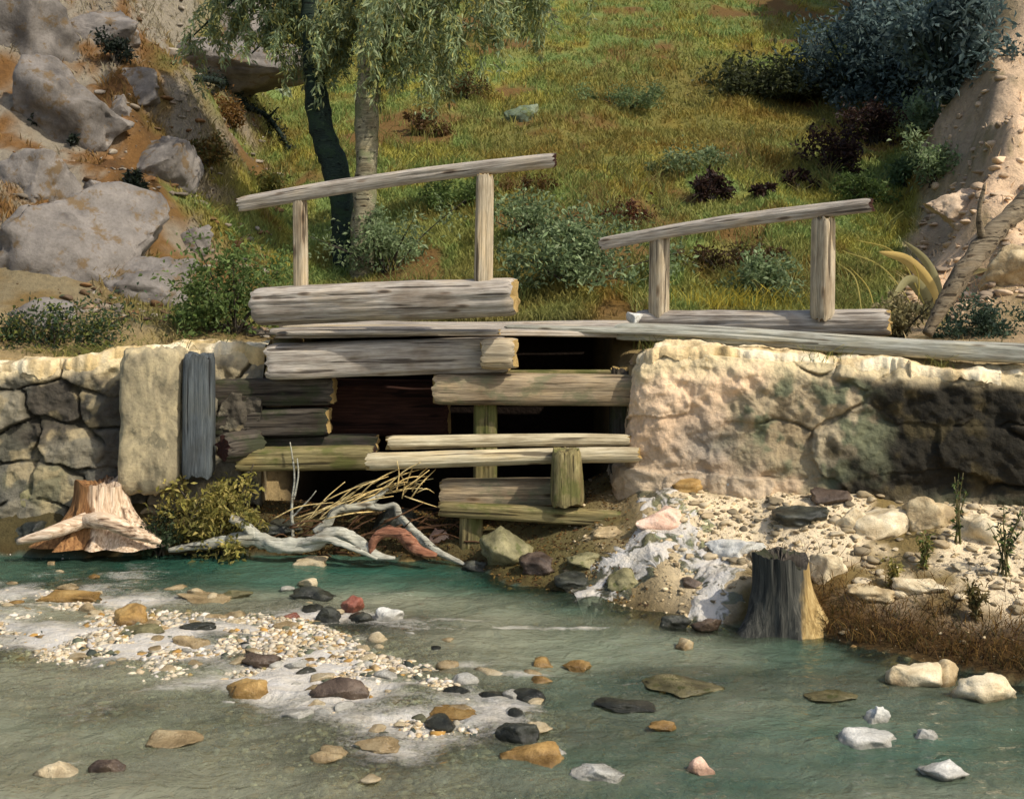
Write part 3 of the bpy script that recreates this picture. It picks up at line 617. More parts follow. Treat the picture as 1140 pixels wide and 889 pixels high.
def plank(a, b, wid, th, mat, seed, label, end=M_end):
    a, b = Vector(a), Vector(b); d = b-a; Ln = d.length
    v, f = log_mesh(Ln, wid, wid, seed, 6, 28, .035)
    v[..., 2] *= th/wid; v[..., 2] += .012*np.sin(v[..., 0]*1.7+seed)
    o = mesh_np('plank', v.reshape(-1, 3), f, mat); o.rotation_mode = 'QUATERNION'; o.rotation_quaternion = d.to_track_quat('X', 'Z'); o.location = a
    for k, ring in enumerate((v[0], v[-1])):
        n = len(ring); c = ring.mean(0); vv = np.concatenate([ring, c[None]]); ff = [((i, (i+1) % n, n) if k else (n, (i+1) % n, i)) for i in range(n)]
        mesh_np('end_grain', vv, ff, end, o)
    tag(o, label, 'plank', 'planks of the footbridge deck'); return o
dk = [((-2.12, 9.95, 1.88), (1.05, 10.0, 1.88), .15, .028, M_wood, 'grey deck plank directly under the thick left log'),
      ((-2.25, 10.3, 1.89), (1.6, 10.32, 1.88), .16, .028, M_wood, 'deck plank second from the front on the footbridge'),
      ((-2.2, 10.66, 1.89), (1.3, 10.64, 1.86), .16, .028, M_wood_warm, 'deck plank third from the front on the footbridge'),
      ((-2.3, 11.0, 1.89), (1.7, 10.98, 1.86), .15, .028, M_wood, 'deck plank fourth from the front on the footbridge'),
      ((-2.25, 11.36, 1.89), (1.5, 11.36, 1.87), .17, .028, M_wood, 'deck plank fifth from the front on the footbridge'),
      ((-2.3, 11.72, 1.89), (1.5, 11.72, 1.87), .17, .028, M_wood, 'rearmost deck plank of the footbridge beside the hillside')]
for k, (a, b, wd, th, m, lb) in enumerate(dk): plank(a, b, wd, th, m, 300+k*7, lb)
plank(P(566, 364, 10.2), P(985, 382, 9.15), .13, .028, M_drift, 351, 'long pale plank running from the sluice below the right log')
plank(P(690, 369, 10.0), P(1150, 393, 8.75), .17, .075, M_drift, 352, 'long pale plank lying along the top of the right wall')
plank(P(322, 372, 9.72), P(556, 368, 9.66), .10, .022, M_wood, 353, 'thin split plank wedged below the hewn left log')
tag(rock('stone', P(706, 354, 10.2), .10, .12, .075, 77, M_st_white, 3), 'small pale stone at the left end of the right bridge log', 'stone')

# ------------------------------------------------------------------ sluice
t = empty('sluice_frame', Vector((-.6, 10.0, .3))); tag(t, 'wooden sluice frame of grey beams and boards over dark openings', 'sluice')
def sb(name, a, b, r, mat, seed, sq=5, end=M_end, **k): return log(name, a, b, r, r, mat, seed, t, sq, k.pop('roll', .05), end, k.pop('wob', .05), **k)
sb('cap_beam', P(300, 402, 9.86), P(566, 394, 9.8), .155, M_wood, 401)
sb('wedge_block', P(538, 394, 9.62), P(574, 393, 9.58), .135, M_wood_warm, 402, 3, M_end)
sb('cross_board', P(560, 416, 9.86), P(712, 416, 9.8), .035, M_wood_olive, 403)
sb('middle_beam', P(484, 433, 9.74), P(712, 434, 9.7), .135, M_wood_gw, 404, 4)
sb('board', P(236, 436, 9.98), P(372, 434, 9.98), .125, M_wood_dark, 405, 7); sb('board', P(240, 470, 9.97), P(366, 468, 9.97), .12, M_wood_dark, 406, 7)
sb('board', P(246, 495, 10.02), P(420, 493, 10.02), .08, M_wood_dark, 412, 7)
sb('lower_beam', P(266, 511, 9.66), P(416, 509, 9.64), .098, M_wood_olive, 407, 4, M_end_dark)
sb('added_back_board', P(325, 452, 10.7), P(500, 453, 10.7), .25, wood('added_board_red_brown', lin(30, 19, 14), lin(60, 36, 27), lin(88, 58, 42)), 431, 7)  # board added to tint the dark void of the opening red-brown
sb('upright', P(540, 590, 9.84), P(540, 448, 9.84), .105, M_wood_olive, 408, 5)
sb('upright', P(690, 560, 9.84), P(690, 410, 9.84), .09, M_wood_dark, 409, 5)
sb('sill_beam', P(492, 548, 9.56), P(648, 547, 9.5), .115, M_wood_gw, 410, 4)
sb('sill_board', P(490, 566, 9.35), P(700, 578, 9.1), .06, M_wood_olive, 411, 5)
sb('lower_post', P(524, 618, 9.42), P(525, 560, 9.42), .10, M_wood_olive, 414, 4)
def pole(a, b, r0, r1, m, s, lb, g=None):
    o = log('wooden_pole', a, b, r0, r1, m, s, None, 0, 0, M_end, .08, .004); tag(o, lb, 'pole', g); return o
pole(P(432, 493, 9.5), P(700, 490, 9.4), .06, .052, M_wood_pale, 501, 'pale peeled pole lying uppermost across the sluice opening')
pole(P(410, 514, 9.42), P(712, 506, 9.3), .075, .062, M_wood_pale, 502, 'thicker pale pole lying just below the uppermost pole')
o = log('log', P(248, 499, 9.5), P(288, 494, 9.75), .125, .125, M_wood_dark, 503, None, 0, 0, M_end_dark, .08); tag(o, 'short dark log with a blackened end beside the slate grey upright', 'log')
o = log('stake', P(631, 560, 9.2), P(630, 500, 9.2), .145, .12, M_wood_olive, 504, None, 2.6, 0, M_wood_olive, .06); tag(o, 'squat mossy wooden stake in front of the pale poles', 'stake')

# ------------------------------------------------------------------ stumps
def flared_stump(name, loc, rt, rb, h, mat, seed, roots, lean=(0, 0), topmat=None, hollow=0):
    n, m = 96, 40; a = np.linspace(0, 2*math.pi, n, endpoint=False); T, A = np.meshgrid(np.linspace(0, 1, m), a, indexing='ij')
    fl = np.zeros_like(A)
    for ang, wd, ln in roots: fl += ln*np.exp(-(np.angle(np.exp(1j*(A-ang)))/wd)**2)
    rr = rt+(rb-rt)*(1-T)**2.2+fl*(1-T)**2.8
    rr = rr*(1+.05*fbm(np.stack([np.cos(A)*3, np.sin(A)*3, T*1.5], -1).reshape(-1, 3)+seed, 4, seed).reshape(A.shape)+.014*np.sin(A*13+5*fb2(A, T, 1.3, 3, seed))+.05*fbm(np.stack([np.cos(A)*7, np.sin(A)*7, T*1.2], -1).reshape(-1, 3)+seed, 3, seed+4).reshape(A.shape))
    hh = h*(1+.09*fbm(np.stack([np.cos(a)*1.6, np.sin(a)*1.6, a*0], -1)+seed, 3, seed+2))
    zz = T*hh[None]
    v = np.stack([np.cos(A)*rr+lean[0]*T, np.sin(A)*rr+lean[1]*T, zz-.06], -1)
    idx = np.arange(m*n).reshape(m, n); nxt = np.roll(idx, -1, 1); f = np.stack([idx[:-1], nxt[:-1], nxt[1:], idx[1:]], -1).reshape(-1, 4)
    o = mesh_np(name, v[:, :, [2, 0, 1]].reshape(-1, 3), f, mat)       # grain runs along local X
    o.matrix_world = Matrix.Translation(loc) @ Matrix(((0, 1, 0, 0), (0, 0, 1, 0), (1, 0, 0, 0), (0, 0, 0, 1)))
    top = v[-1][:, [2, 0, 1]]; c = top.mean(0); mid = c+(top-c)*.6+np.array([1, 0, 0])*(.03*rng.normal(size=(n, 1))-.03); vv = np.concatenate([top, mid, (c-np.array([.05, 0, 0]))[None]])
    ff = []
    for i in range(n): j = (i+1) % n; ff += [(i, j, n+j, n+i), (n+i, n+j, 2*n)]
    mesh_np('broken_top', vv, ff, topmat or mat, o)
    return o
b = hit(112, 606); b.y = 9.55; b.z = float(height(b.x, b.y))
st = flared_stump('tree_stump', b+Vector((0, .05, -.02)), .22, .30, .50, M_stump_red, 3, [(-2.7, .35, .34), (-.3, .38, .36), (-1.45, .3, .12), (-2.1, .22, .2), (-.85, .25, .22), (2.0, .5, .2)], (-.02, 0))
tag(st, 'reddish flared tree stump with spreading roots at the water below the left wall', 'stump')
tubes('root', [([b+Vector((-.1, -.2, .14)), b+Vector((.15, -.33, .17)), b+Vector((.42, -.34, .06)), b+Vector((.6, -.3, -.02))], [.06, .07, .05, .02]),
               ([b+Vector((-.05, -.22, .16)), b+Vector((-.3, -.36, .08)), b+Vector((-.58, -.36, .0))], [.06, .055, .025])], M_stump_red, st, 12, 4)
ch = st.children[-1]; ch.matrix_parent_inverse = st.matrix_world.inverted()
b = hitw(879, 704); b.z = 0
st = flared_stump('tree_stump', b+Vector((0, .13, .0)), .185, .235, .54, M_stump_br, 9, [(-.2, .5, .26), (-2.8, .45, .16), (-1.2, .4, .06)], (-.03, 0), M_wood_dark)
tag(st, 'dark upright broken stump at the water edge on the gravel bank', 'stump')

# ------------------------------------------------------------------ driftwood and brush
def PZ(px, py, Y): return tuple(P(px, py, Y))
def drift(name, lst, mat, lab, cat, seed, n=18):
    loc = Vector(lst[0][0][0]); o = tubes(name, lst, mat, None, n, seed, .26, 14, tuple(loc)); tag(o, lab, cat); return o
drift('driftwood_branch', [([PZ(188, 612, 9.3), PZ(225, 606, 9.3), PZ(258, 600, 9.28), PZ(285, 598, 9.25), PZ(312, 607, 9.22), PZ(345, 606, 9.22), PZ(375, 593, 9.2), PZ(398, 604, 9.18), PZ(418, 618, 9.1), PZ(440, 621, 9.1)], [.02, .04, .05, .055, .06, .06, .055, .05, .04, .015]),
                           ([PZ(284, 598, 9.25), PZ(272, 584, 9.25), PZ(256, 577, 9.22)], [.05, .04, .032]),
                           ([PZ(330, 606, 9.2), PZ(362, 600, 9.12), PZ(392, 610, 9.06), PZ(420, 622, 9.05)], [.03, .03, .025, .01])], M_drift, 'long bleached driftwood branch stretched along the waterline under the bank', 'driftwood', 1)
drift('driftwood_root', [([PZ(350, 592, 9.4), PZ(366, 580, 9.4), PZ(376, 567, 9.4), PZ(408, 561, 9.4), PZ(432, 543, 9.42)], [.025, .034, .036, .034, .016]),
                         ([PZ(408, 561, 9.4), PZ(424, 565, 9.4), PZ(440, 563, 9.38), PZ(446, 576, 9.35), PZ(466, 596, 9.3), PZ(485, 612, 9.2), PZ(520, 630, 9.1)], [.03, .028, .026, .03, .036, .03, .015])], M_drift, 'forked grey root arching up out of the dark hollow below the sluice', 'driftwood', 2)
drift('curved_root', [([PZ(413, 620, 9.1), PZ(416, 602, 9.1), PZ(428, 592, 9.12), PZ(445, 594, 9.12), PZ(456, 604, 9.1), PZ(468, 614, 9.05), PZ(486, 618, 9.0)], [.02, .03, .04, .045, .05, .04, .015])], M_root_red, 'short reddish brown root hooped over beside the driftwood branch', 'root', 3)
tw = []
for k in range(46):
    u = rng.uniform(0, 1); x0 = 318+u*120+rng.normal()*8; y0 = 586-u*42+rng.normal()*7; ln = rng.uniform(30, 75); an = -.42+rng.normal()*.16
    if k > 36: an = rng.uniform(-2.4, .6); x0 = 430+rng.uniform(0, 40); y0 = 545+rng.normal()*6; ln *= .6
    Y0 = 9.45+rng.normal()*.06; x1, y1 = x0+ln*math.cos(an), y0+ln*math.sin(an)
    tw.append(([PZ(x0, y0, Y0), PZ((x0+x1)/2+rng.normal()*3, (y0+y1)/2-3+rng.normal()*2, Y0-.03), PZ(x1, y1, Y0+rng.normal()*.06)], [.0065, .006, .003]))
o = tubes('brushwood', tw, M_twig, None, 5, 8, .1, 4, tw[0][0][0]); tag(o, 'bundle of thin pale dry twigs heaped below the sluice poles', 'brushwood')
drift('sapling', [([PZ(326, 598, 9.5), PZ(325, 560, 9.5), PZ(328, 530, 9.5), PZ(323, 492, 9.5)], [.016, .013, .01, .005]), ([PZ(327, 556, 9.5), PZ(332, 530, 9.48), PZ(331, 510, 9.47)], [.009, .008, .004]), ([PZ(326, 575, 9.5), PZ(344, 556, 9.47), PZ(352, 546, 9.46)], [.008, .006, .004])],
      M_drift, 'thin bare grey sapling standing in front of the lower beam', 'sapling', 5, 7)

# ------------------------------------------------------------------ plants
def cloud(n, c, r, seed, shell=.5):
    """points in a lumpy ellipsoid"""
    rr = np.random.default_rng(seed); d = rr.normal(size=(n, 3)); d /= np.linalg.norm(d, axis=1)[:, None]
    q = rr.uniform(0, 1, n)**(1/3)*(1-shell)+shell*rr.uniform(.75, 1, n); q = q*np.clip(1+.95*fbm(d*2.3+seed, 3, seed), .25, 1.7)
    return np.array(c)+d*q[:, None]*np.array(r), d
def bush(name, loc, r, n, lsz, cols, lab, cat='bush', seed=1, group=None, stems=7, stemmat=None, up=.5, thick=.012, fold=.25):
    loc = Vector(loc); root = empty(name, loc); tag(root, lab, cat, group)
    nc = max(4, int(n/90)); cen, _ = cloud(nc, (0, 0, r[2]), r, seed, .35); cen[:, 2] = np.abs(cen[:, 2])
    which = rng.integers(0, nc, n); cr = np.array(r).mean()*.34*np.random.default_rng(seed+5).uniform(.5, 1.5, nc)[which][:, None]
    p = cen[which]+rng.normal(size=(n, 3))*cr*.55; p[:, 2] = np.maximum(p[:, 2], .01)
    d = rng.normal(size=(n, 3)); d[:, 2] += up; c = palette(n, cols)*(.75+.5*np.random.default_rng(seed).uniform(0, 1, nc)[which])[:, None]
    v, f, cc = leaves(p, d, lsz*rng.uniform(.35, 1.35, n), lsz*.45*rng.uniform(.5, 1.3, n), c, fold)
    mesh_np('foliage', v, f, M_leaf, root, False, cc)
    if stems:
        l = []
        for k in range(stems*2):
            e = cen[rng.integers(0, nc)]*rng.uniform(.9, 1.35); l.append(([(rng.normal()*.03, rng.normal()*.03, -.05), tuple(e*np.array([.45, .45, .5])), tuple(e)], [thick, thick*.7, thick*.3]))
        tubes('stem', l, stemmat or M_wood_dark, root, 6, seed)
    return root
G_OL = [lin(150, 142, 70), lin(176, 160, 92), lin(118, 116, 62)]; G_GR = [lin(98, 118, 60), lin(118, 136, 76), lin(78, 98, 50)]; G_SG = [lin(128, 146, 100), lin(150, 164, 120), lin(108, 126, 84)]
G_TR = [lin(140, 156, 114), lin(160, 172, 132), lin(120, 138, 98), lin(166, 162, 92)]
G_DK = [lin(34, 44, 34), lin(48, 58, 42), lin(26, 34, 30)]; G_BR = [lin(58, 40, 34), lin(76, 56, 44), lin(44, 30, 30)]; G_BLUE = [lin(90, 110, 108), lin(112, 130, 124), lin(70, 88, 88)]
b = on_ground(*P(246, 590, 9.42)[:2]); bush('shrub', b, (.38, .2, .36), 3000, .065, G_OL, 'yellow-olive leafy shrub on the bank below the slate grey upright', 'shrub', 3)
b = on_ground(*P(178, 588, 9.5)[:2]); bush('shrub', b, (.22, .14, .16), 800, .05, [lin(52, 68, 46), lin(72, 86, 56)], 'low dark green shrub between stump and yellow-olive shrub', 'shrub', 4)
def hb(px, py): return hit(px, py, 10.6)
bush('shrub', hb(262, 372), (.55, .4, .48), 4200, .07, G_GR, 'bright green shrub above the left wall beside the hewn log', 'shrub', 5)
bush('shrub', hb(62, 398), (.75, .4, .24), 3600, .06, [lin(64, 84, 54), lin(110, 116, 52), lin(54, 70, 54)], 'low dark green shrub on top of the left wall at the picture edge', 'shrub', 6)
bush('shrub', hb(432, 302), (.62, .4, .42), 3600, .075, G_SG, 'grey-green shrub at the foot of the two trees', 'shrub', 7)
bush('shrub', hb(640, 318), (.95, .5, .36), 4200, .085, G_SG+[lin(84, 100, 66)], 'sage green shrub on the hillside between the two handrails', 'shrub', 8)
bush('shrub', hb(1100, 384), (.5, .3, .2), 2400, .06, [lin(52, 70, 58), lin(70, 88, 66)], 'dark green shrub at the end of the right bridge log', 'shrub', 9)
bush('shrub', hb(1000, 378), (.26, .2, .2), 1400, .06, [lin(120, 112, 76), lin(150, 140, 98)], 'olive brown shrub at the right end of the low log', 'shrub', 10)
for px, py, r, n, lab, sd in [(793, 224, (.32, .25, .24), 1000, 'dark brown withered bush leftmost on the hillside above the right handrail', 11), (846, 220, (.13, .12, .10), 300, 'tiny dark withered bush alone in the grass', 12),
                              (925, 193, (.5, .35, .34), 1800, 'broad dark brown bush just below the topmost withered bush', 13), (975, 164, (.55, .35, .36), 1800, 'dark brown bush topmost in the diagonal row of withered bushes', 14),
                              (886, 214, (.28, .2, .17), 600, 'small sparse brown bush below the broad dark bush', 15)]:
    bush('withered_bush', hb(px, py), r, n, .1, G_BR, lab, 'bush', sd, stems=9)
bush('thicket', hb(872, 110), (1.7, .7, .34), 6500, .16, [lin(70, 76, 44), lin(88, 92, 52), lin(54, 60, 38)], 'long low dark thicket lying across the upper meadow', 'thicket', 16, stems=12, thick=.03)
bush('shrub', hb(1035, 148), (.7, .5, .3), 2600, .12, [lin(128, 150, 108), lin(146, 166, 124)], 'pale green shrub at the foot of the dark trees', 'shrub', 17)
bush('shrub', hb(1008, 212), (.34, .4, .26), 1200, .1, [lin(84, 106, 66), lin(104, 124, 78)], 'green shrub between the right handrail and the bare tan slope', 'shrub', 18)
# dark tufts on the rocky bank
for px, py, r, lab, sd in [(128, 74, (.26, .2, .26), 'dark ragged bush on the upper rocks of the left bank', 21), (52, 140, (.17, .15, .22), 'small dark bush among grey rocks at the far left edge', 22), (92, 160, (.2, .15, .1), 'low dark bush beside the far left rocks', 23),
                           (150, 212, (.16, .12, .12), 'small dark bush beside the middle grey boulder', 24), (20, 268, (.1, .1, .12), 'dark tuft at the very edge of the left bank', 25)]:
    bush('dark_bush', hb(px, py), r, 700, .08, G_DK, lab, 'bush', sd, stems=5)
# fallen dark branch
pts = [hb(222, 92), hb(252, 98), hb(275, 122), hb(300, 136), hb(326, 172)]
pts = [tuple(p+Vector((0, -.1, .06))) for p in pts]
fb = tubes('fallen_branch', [(pts, [.05, .06, .055, .05, .015]), ([pts[1], tuple(Vector(pts[1])+Vector((.1, -.05, .3)))], [.03, .01]), ([pts[3], tuple(Vector(pts[3])+Vector((.2, -.05, .2)))], [.03, .01])], M_bark_dark, None, 9, 5, .25, 8, pts[0])
tag(fb, 'dark fallen branch lying slantwise on the brown slope left of the trees', 'branch')
q = spline(pts, 40)-np.array(pts[0]); n = 1300; ii = rng.integers(0, len(q), n); wgt = .5+.5*np.sin(ii/len(q)*18)
p = q[ii]+rng.normal(size=(n, 3))*(.03+.07*wgt)[:, None]; v, f, cc = leaves(p, rng.normal(size=(n, 3)), .08*rng.uniform(.5, 1.2, n), .03, palette(n, G_DK)); mesh_np('foliage', v, f, M_leaf, fb, False, cc)

# rocks on the hillside
for px, py, rx, ry, rz, sd, m, lab in [(62, 138, 1.05, .7, .85, 31, M_rock_grey, 'large pale grey boulder topmost at the left of the rocky bank'), (174, 188, .58, .4, .62, 32, M_rock_grey, 'grey boulder in the middle of the brown left bank'),
                                       (72, 290, .95, .55, .80, 33, M_rock_grey, 'big grey boulder lowest at the left above the wall'), (158, 334, .52, .35, .42, 34, M_rock_grey, 'grey boulder above the wall right of the lowest big boulder'),
                                       (215, 66, 1.75, .8, .60, 35, M_rock_grey, 'broad grey rock outcrop along the top of the left bank'), (120, 130, .28, .22, .3, 36, M_rock_grey, 'small grey stone between the top and middle boulders'),
                                       (26, 215, .5, .35, .42, 37, M_rock_grey, 'weathered grey stone at the left edge between two boulders'), (296, 92, .72, .4, .55, 38, M_rock_moss, 'mossy green-grey boulder behind the fallen branch'), (250, 30, 1.1, .7, .7, 46, M_rock_grey, 'grey rock face at the top between the broad outcrop and the trees'), (30, 50, 1.0, .7, .75, 47, M_rock_grey, 'pale grey rock in the top left corner'), (140, 92, .45, .3, .3, 48, M_rock_grey, 'low grey slab below the broad outcrop'), (110, 222, .4, .3, .28, 49, M_rock_grey, 'low grey stone between the middle boulder and the lowest big boulder'), (205, 275, .34, .25, .3, 53, M_rock_grey, 'small grey boulder at the edge of the grass on the left bank'), (40, 362, .55, .3, .26, 54, M_rock_grey, 'low grey rock behind the dark green shrub on the left wall'), (110, 40, .8, .6, .5, 44, M_rock_grey, 'grey boulder above the topmost large boulder'),
                                       (578, 136, .46, .36, .40, 39, M_rock_moss, 'single grey-green boulder in the meadow right of the trees')]:
    h = hb(px, py); rock('boulder', h+Vector((0, .2, .0)), rx*1.12, ry, rz*1.12, sd, m, 5, 9, .2, .3*math.sin(sd), None, 3); tag(C.objects[-1], lab, 'boulder')
for k, (px, py) in enumerate([(976, 66), (988, 72), (999, 79), (1009, 83)]):
    h = hb(px, py); rock('stone', h+Vector((0, -1.6, .35)), .16, .13, .11, 50+k, M_st_white, 3); tag(C.objects[-1], 'small white stone in the line above the pale green shrub', 'stone', 'white stones by the dark trees')

# ------------------------------------------------------------------ trees
def tree(name, trunk, rad, bark, limbs, sprays, cols, lab, seed, lsz=.09, per=60, droop=1., spread=1.):
    base = Vector(trunk[0]); root = empty(name, base); tag(root, lab, 'tree')
    T = [tuple(Vector(p)-base) for p in trunk]
    tubes('trunk', [(T, rad)], bark, root, 18, seed, .15, 10)
    lb = []; P_, D_ = [], []; rr = np.random.default_rng(seed)
    for (a, b_, r) in limbs:
        a, b_ = np.array(Vector(a)-base), np.array(Vector(b_)-base); mid = (a+b_)/2+np.array([0, 0, .25]); lb.append(([tuple(a), tuple(mid), tuple(b_)], [r, r*.6, r*.2]))
        L = spline([a, mid, b_], 20)
        for k in range(sprays):
            s = L[rr.integers(len(L)//6, len(L))]+rr.normal(size=3)*np.array([.2, .2, .10])
            ln = rr.uniform(.2, .75)*droop; dx = rr.normal(size=3)*.14; u = np.linspace(0, 1, per)[:, None]
            P_.append(s+dx*u+np.array([0, 0, -ln])*u**1.1+rr.normal(size=(per, 3))*.035); D_.append(np.tile([dx[0], dx[1], -.5], (per, 1))+rr.normal(size=(per, 3))*.45)
    tubes('limb', lb, bark, root, 8, seed+1)
    p, d = np.concatenate(P_), np.concatenate(D_); n = len(p); tone = np.repeat(rr.uniform(.65, 1.25, n//per), per)
    v, f, cc = leaves(p, d, lsz*rng.uniform(.6, 1.3, n), lsz*.3*rng.uniform(.7, 1.2, n), palette(n, cols)*tone[:, None]); mesh_np('crown', v, f, M_leaf, root, False, cc)
    return root
bA = hb(386, 296); YA = bA.y; bB = hb(404, 306); YB = bB.y
tree('deciduous_tree', [bA-Vector((0, 0, .2)), P(383, 240, YA), P(373, 190, YA), P(358, 140, YA), P(350, 90, YA), P(347, 30, YA), P(340, -60, YA), P(335, -200, YA)], [.17, .17, .165, .16, .14, .125, .11, .08], M_bark_dark,
     [(P(349, 40, YA), P(280, 60, YA+.3), .05), (P(347, 20, YA), P(420, 20, YA-.5), .05), (P(350, 70, YA), P(376, 62, YA-.2), .03), (P(340, -60, YA), P(250, -45, YA+.6), .06), (P(338, -100, YA), P(460, -40, YA+1), .06), (P(336, -160, YA), P(300, -230, YA-1), .05), (P(343, -20, YA), P(290, 20, YA+.4), .05), (P(343, -30, YA), P(215, 40, YA+.8), .05), (P(346, -30, YA), P(250, 10, YA+.5), .05)],
     20, G_TR, 'dark curved tree trunk with drooping grey-green leaves', 61, .10, 84, .85)
tree('deciduous_tree', [bB-Vector((0, 0, .2)), P(404, 250, YB), P(408, 180, YB), P(409, 110, YB), P(411, 40, YB), P(408, -60, YB), P(412, -220, YB)], [.165, .15, .145, .14, .125, .11, .08], M_bark_grey,
     [(P(410, 60, YB), P(480, 62, YB-.3), .045), (P(411, 30, YB), P(545, 40, YB), .06), (P(411, 20, YB), P(360, 40, YB+.5), .05), (P(409, -30, YB), P(560, 5, YB-.4), .06), (P(409, -60, YB), P(500, -10, YB+.8), .06), (P(410, -120, YB), P(330, -60, YB-.6), .05), (P(410, 0, YB), P(450, 20, YB-.8), .05), (P(409, -30, YB), P(610, -10, YB+.4), .06), (P(410, 10, YB), P(500, 20, YB+.4), .05), (P(409, -50, YB), P(680, -30, YB+.8), .06), (P(409, -60, YB), P(620, 20, YB+.8), .06)],
     21, G_TR, 'pale grey straight tree trunk with long hanging grey-green foliage', 62, .10, 84, 1.0)
for px, py, r, n, lab, sd in [(955, 110, (.9, .8, .95), 6500, 'dark teal bushy tree leftmost in the row at the upper right', 81), (1005, 122, (1.0, .8, 1.2), 7500, 'broad dark teal bushy tree in the middle of the row at the upper right', 82), (1056, 112, (.7, .6, .9), 4500, 'dark teal bushy tree rightmost in the row beside the tan slope', 83)]:
    bush('bushy_tree', hb(px, py), r, n, .15, G_BLUE, lab, 'tree', sd, None, 14, M_bark_dark, .2, .04)

# leaning dead trunk on the tan slope, arching leaves
a = hb(1050, 332); p1 = hb(1130, 235)
drift('leaning_trunk', [([PZ(1032, 372, 10.1), PZ(1058, 326, 10.2), PZ(1095, 272, 10.4), PZ(1160, 205, 10.8)], [.045, .075, .09, .10]), ([PZ(1095, 275, 10.4), PZ(1090, 240, 10.3), PZ(1096, 205, 10.3)], [.04, .025, .012])], M_trunk_dull, 'dull grey-brown dead trunk leaning across the bare tan slope at the right', 'trunk', 6)
rock('boulder', hb(1118, 320)+Vector((.15, .25, .05)), .55, .4, .42, 45, M_st_tan, 5); tag(C.objects[-1], 'tan boulder under the leaning dead trunk at the right edge', 'boulder')
def strap(name, lab, lst, cols, cat='plant'):
    parts = []; cs = []
    for (pts, wd) in lst:
        q = spline(pts, 10); t_ = np.linspace(0, 1, len(q)); tg = np.gradient(q, axis=0); s = np.cross(tg, [0, 1, .3]); s /= np.linalg.norm(s, axis=1)[:, None]+1e-9
        w_ = wd*np.sin(np.clip(t_*.92+.08, 0, 1)*math.pi)**.6
        up = np.array([0, -.25, 0])*w_[:, None]
        v = np.concatenate([q-s*w_[:, None]*.5, q+up, q+s*w_[:, None]*.5]); n = len(q)
        f = [(i, i+1, n+i+1, n+i) for i in range(n-1)]+[(n+i, n+i+1, 2*n+i+1, 2*n+i) for i in range(n-1)]
        parts.append((v, f)); cs.append(np.repeat(palette(1, cols), 3*n, 0))
    v, f = join(parts); base = v[0].copy(); o = mesh_np(name, v-base, f, M_leaf, None, True, np.concatenate(cs)); o.location = base; tag(o, lab, cat); return o
YL = hb(1045, 362).y-.2
strap('arching_plant', 'clump of broad pale arching leaves at the right end of the bridge', [([PZ(1046, 364, YL), PZ(1036, 320, YL), PZ(1010, 290, YL-.1), PZ(978, 280, YL-.2)], .12), ([PZ(1046, 364, YL), PZ(1030, 330, YL), PZ(1012, 312, YL-.1), PZ(994, 330, YL-.3)], .13), ([PZ(1048, 364, YL), PZ(1044, 320, YL+.1), PZ(1030, 290, YL+.1), PZ(1006, 268, YL)], .09),
       ([PZ(1048, 364, YL), PZ(1058, 330, YL), PZ(1076, 305, YL), PZ(1100, 300, YL-.1)], .11), ([PZ(1044, 364, YL), PZ(1026, 345, YL-.1), PZ(1004, 345, YL-.2), PZ(990, 358, YL-.3)], .1)], [lin(206, 190, 136), lin(178, 170, 122), lin(220, 190, 116)])
YL -= .1
strap('dry_grass_tuft', 'long thin dry grass stalks arching left beside the right post', [([PZ(1040, 362, YL), PZ(1000, 285, YL), PZ(950, 266, YL-.2)], .016), ([PZ(1030, 362, YL), PZ(985, 300, YL), PZ(935, 278, YL-.1)], .014), ([PZ(960, 350, YL), PZ(952, 310, YL), PZ(932, 292, YL)], .014), ([PZ(975, 350, YL), PZ(966, 320, YL), PZ(945, 296, YL)], .014), ([PZ(1020, 360, YL), PZ(1020, 300, YL), PZ(975, 272, YL)], .012)], [lin(222, 206, 120), lin(206, 186, 96)], 'grass')['kind'] = 'stuff'
# yellow grass on the shelf behind the right log, and tufts along the wall tops
def tuft(name, c, rx, ry, n, hmin, hmax, wd, cols, lab, lean=.5, kind=None):
    x = c[0]+rng.normal(size=n)*rx; y = c[1]+rng.normal(size=n)*ry; z = height(x, y)
    if c[2] is not None: z = np.full(n, c[2])
    b = np.stack([x, y, z-.01], 1); h = rng.uniform(hmin, hmax, n); v, f, cc = blades(b, h, np.full(n, wd), rng.uniform(.1, lean*2, n), palette(n, cols))
    base = np.array([c[0], c[1], z.mean()]); o = mesh_np(name, v-base, f, M_grass, None, False, cc); o.location = base; tag(o, lab, 'grass', None, kind); return o
h = hb(812, 345); tuft('grass_tuft', (h.x, h.y, None), .4, .1, 260, .15, .32, .012, [lin(190, 172, 70), lin(150, 140, 56)], 'patch of tall yellow grass behind the right bridge log', .5, 'stuff')
h = hb(600, 215); bush('shrub', hb(690, 258), (.5, .3, .16), 1300, .07, [lin(76, 44, 30), lin(100, 60, 36)], 'low reddish brown shrub above the left end of the right handrail', 'shrub', 91)
bush('shrub', hb(605, 214), (.5, .3, .1), 900, .07, [lin(92, 66, 34), lin(104, 80, 40)], 'low brown shrub beside the right end of the left handrail', 'shrub', 92)
bush('shrub', hb(800, 302), (.7, .3, .16), 1600, .07, [lin(70, 50, 30), lin(84, 70, 36)], 'low dark brown shrub in the grass beneath the right handrail', 'shrub', 93)

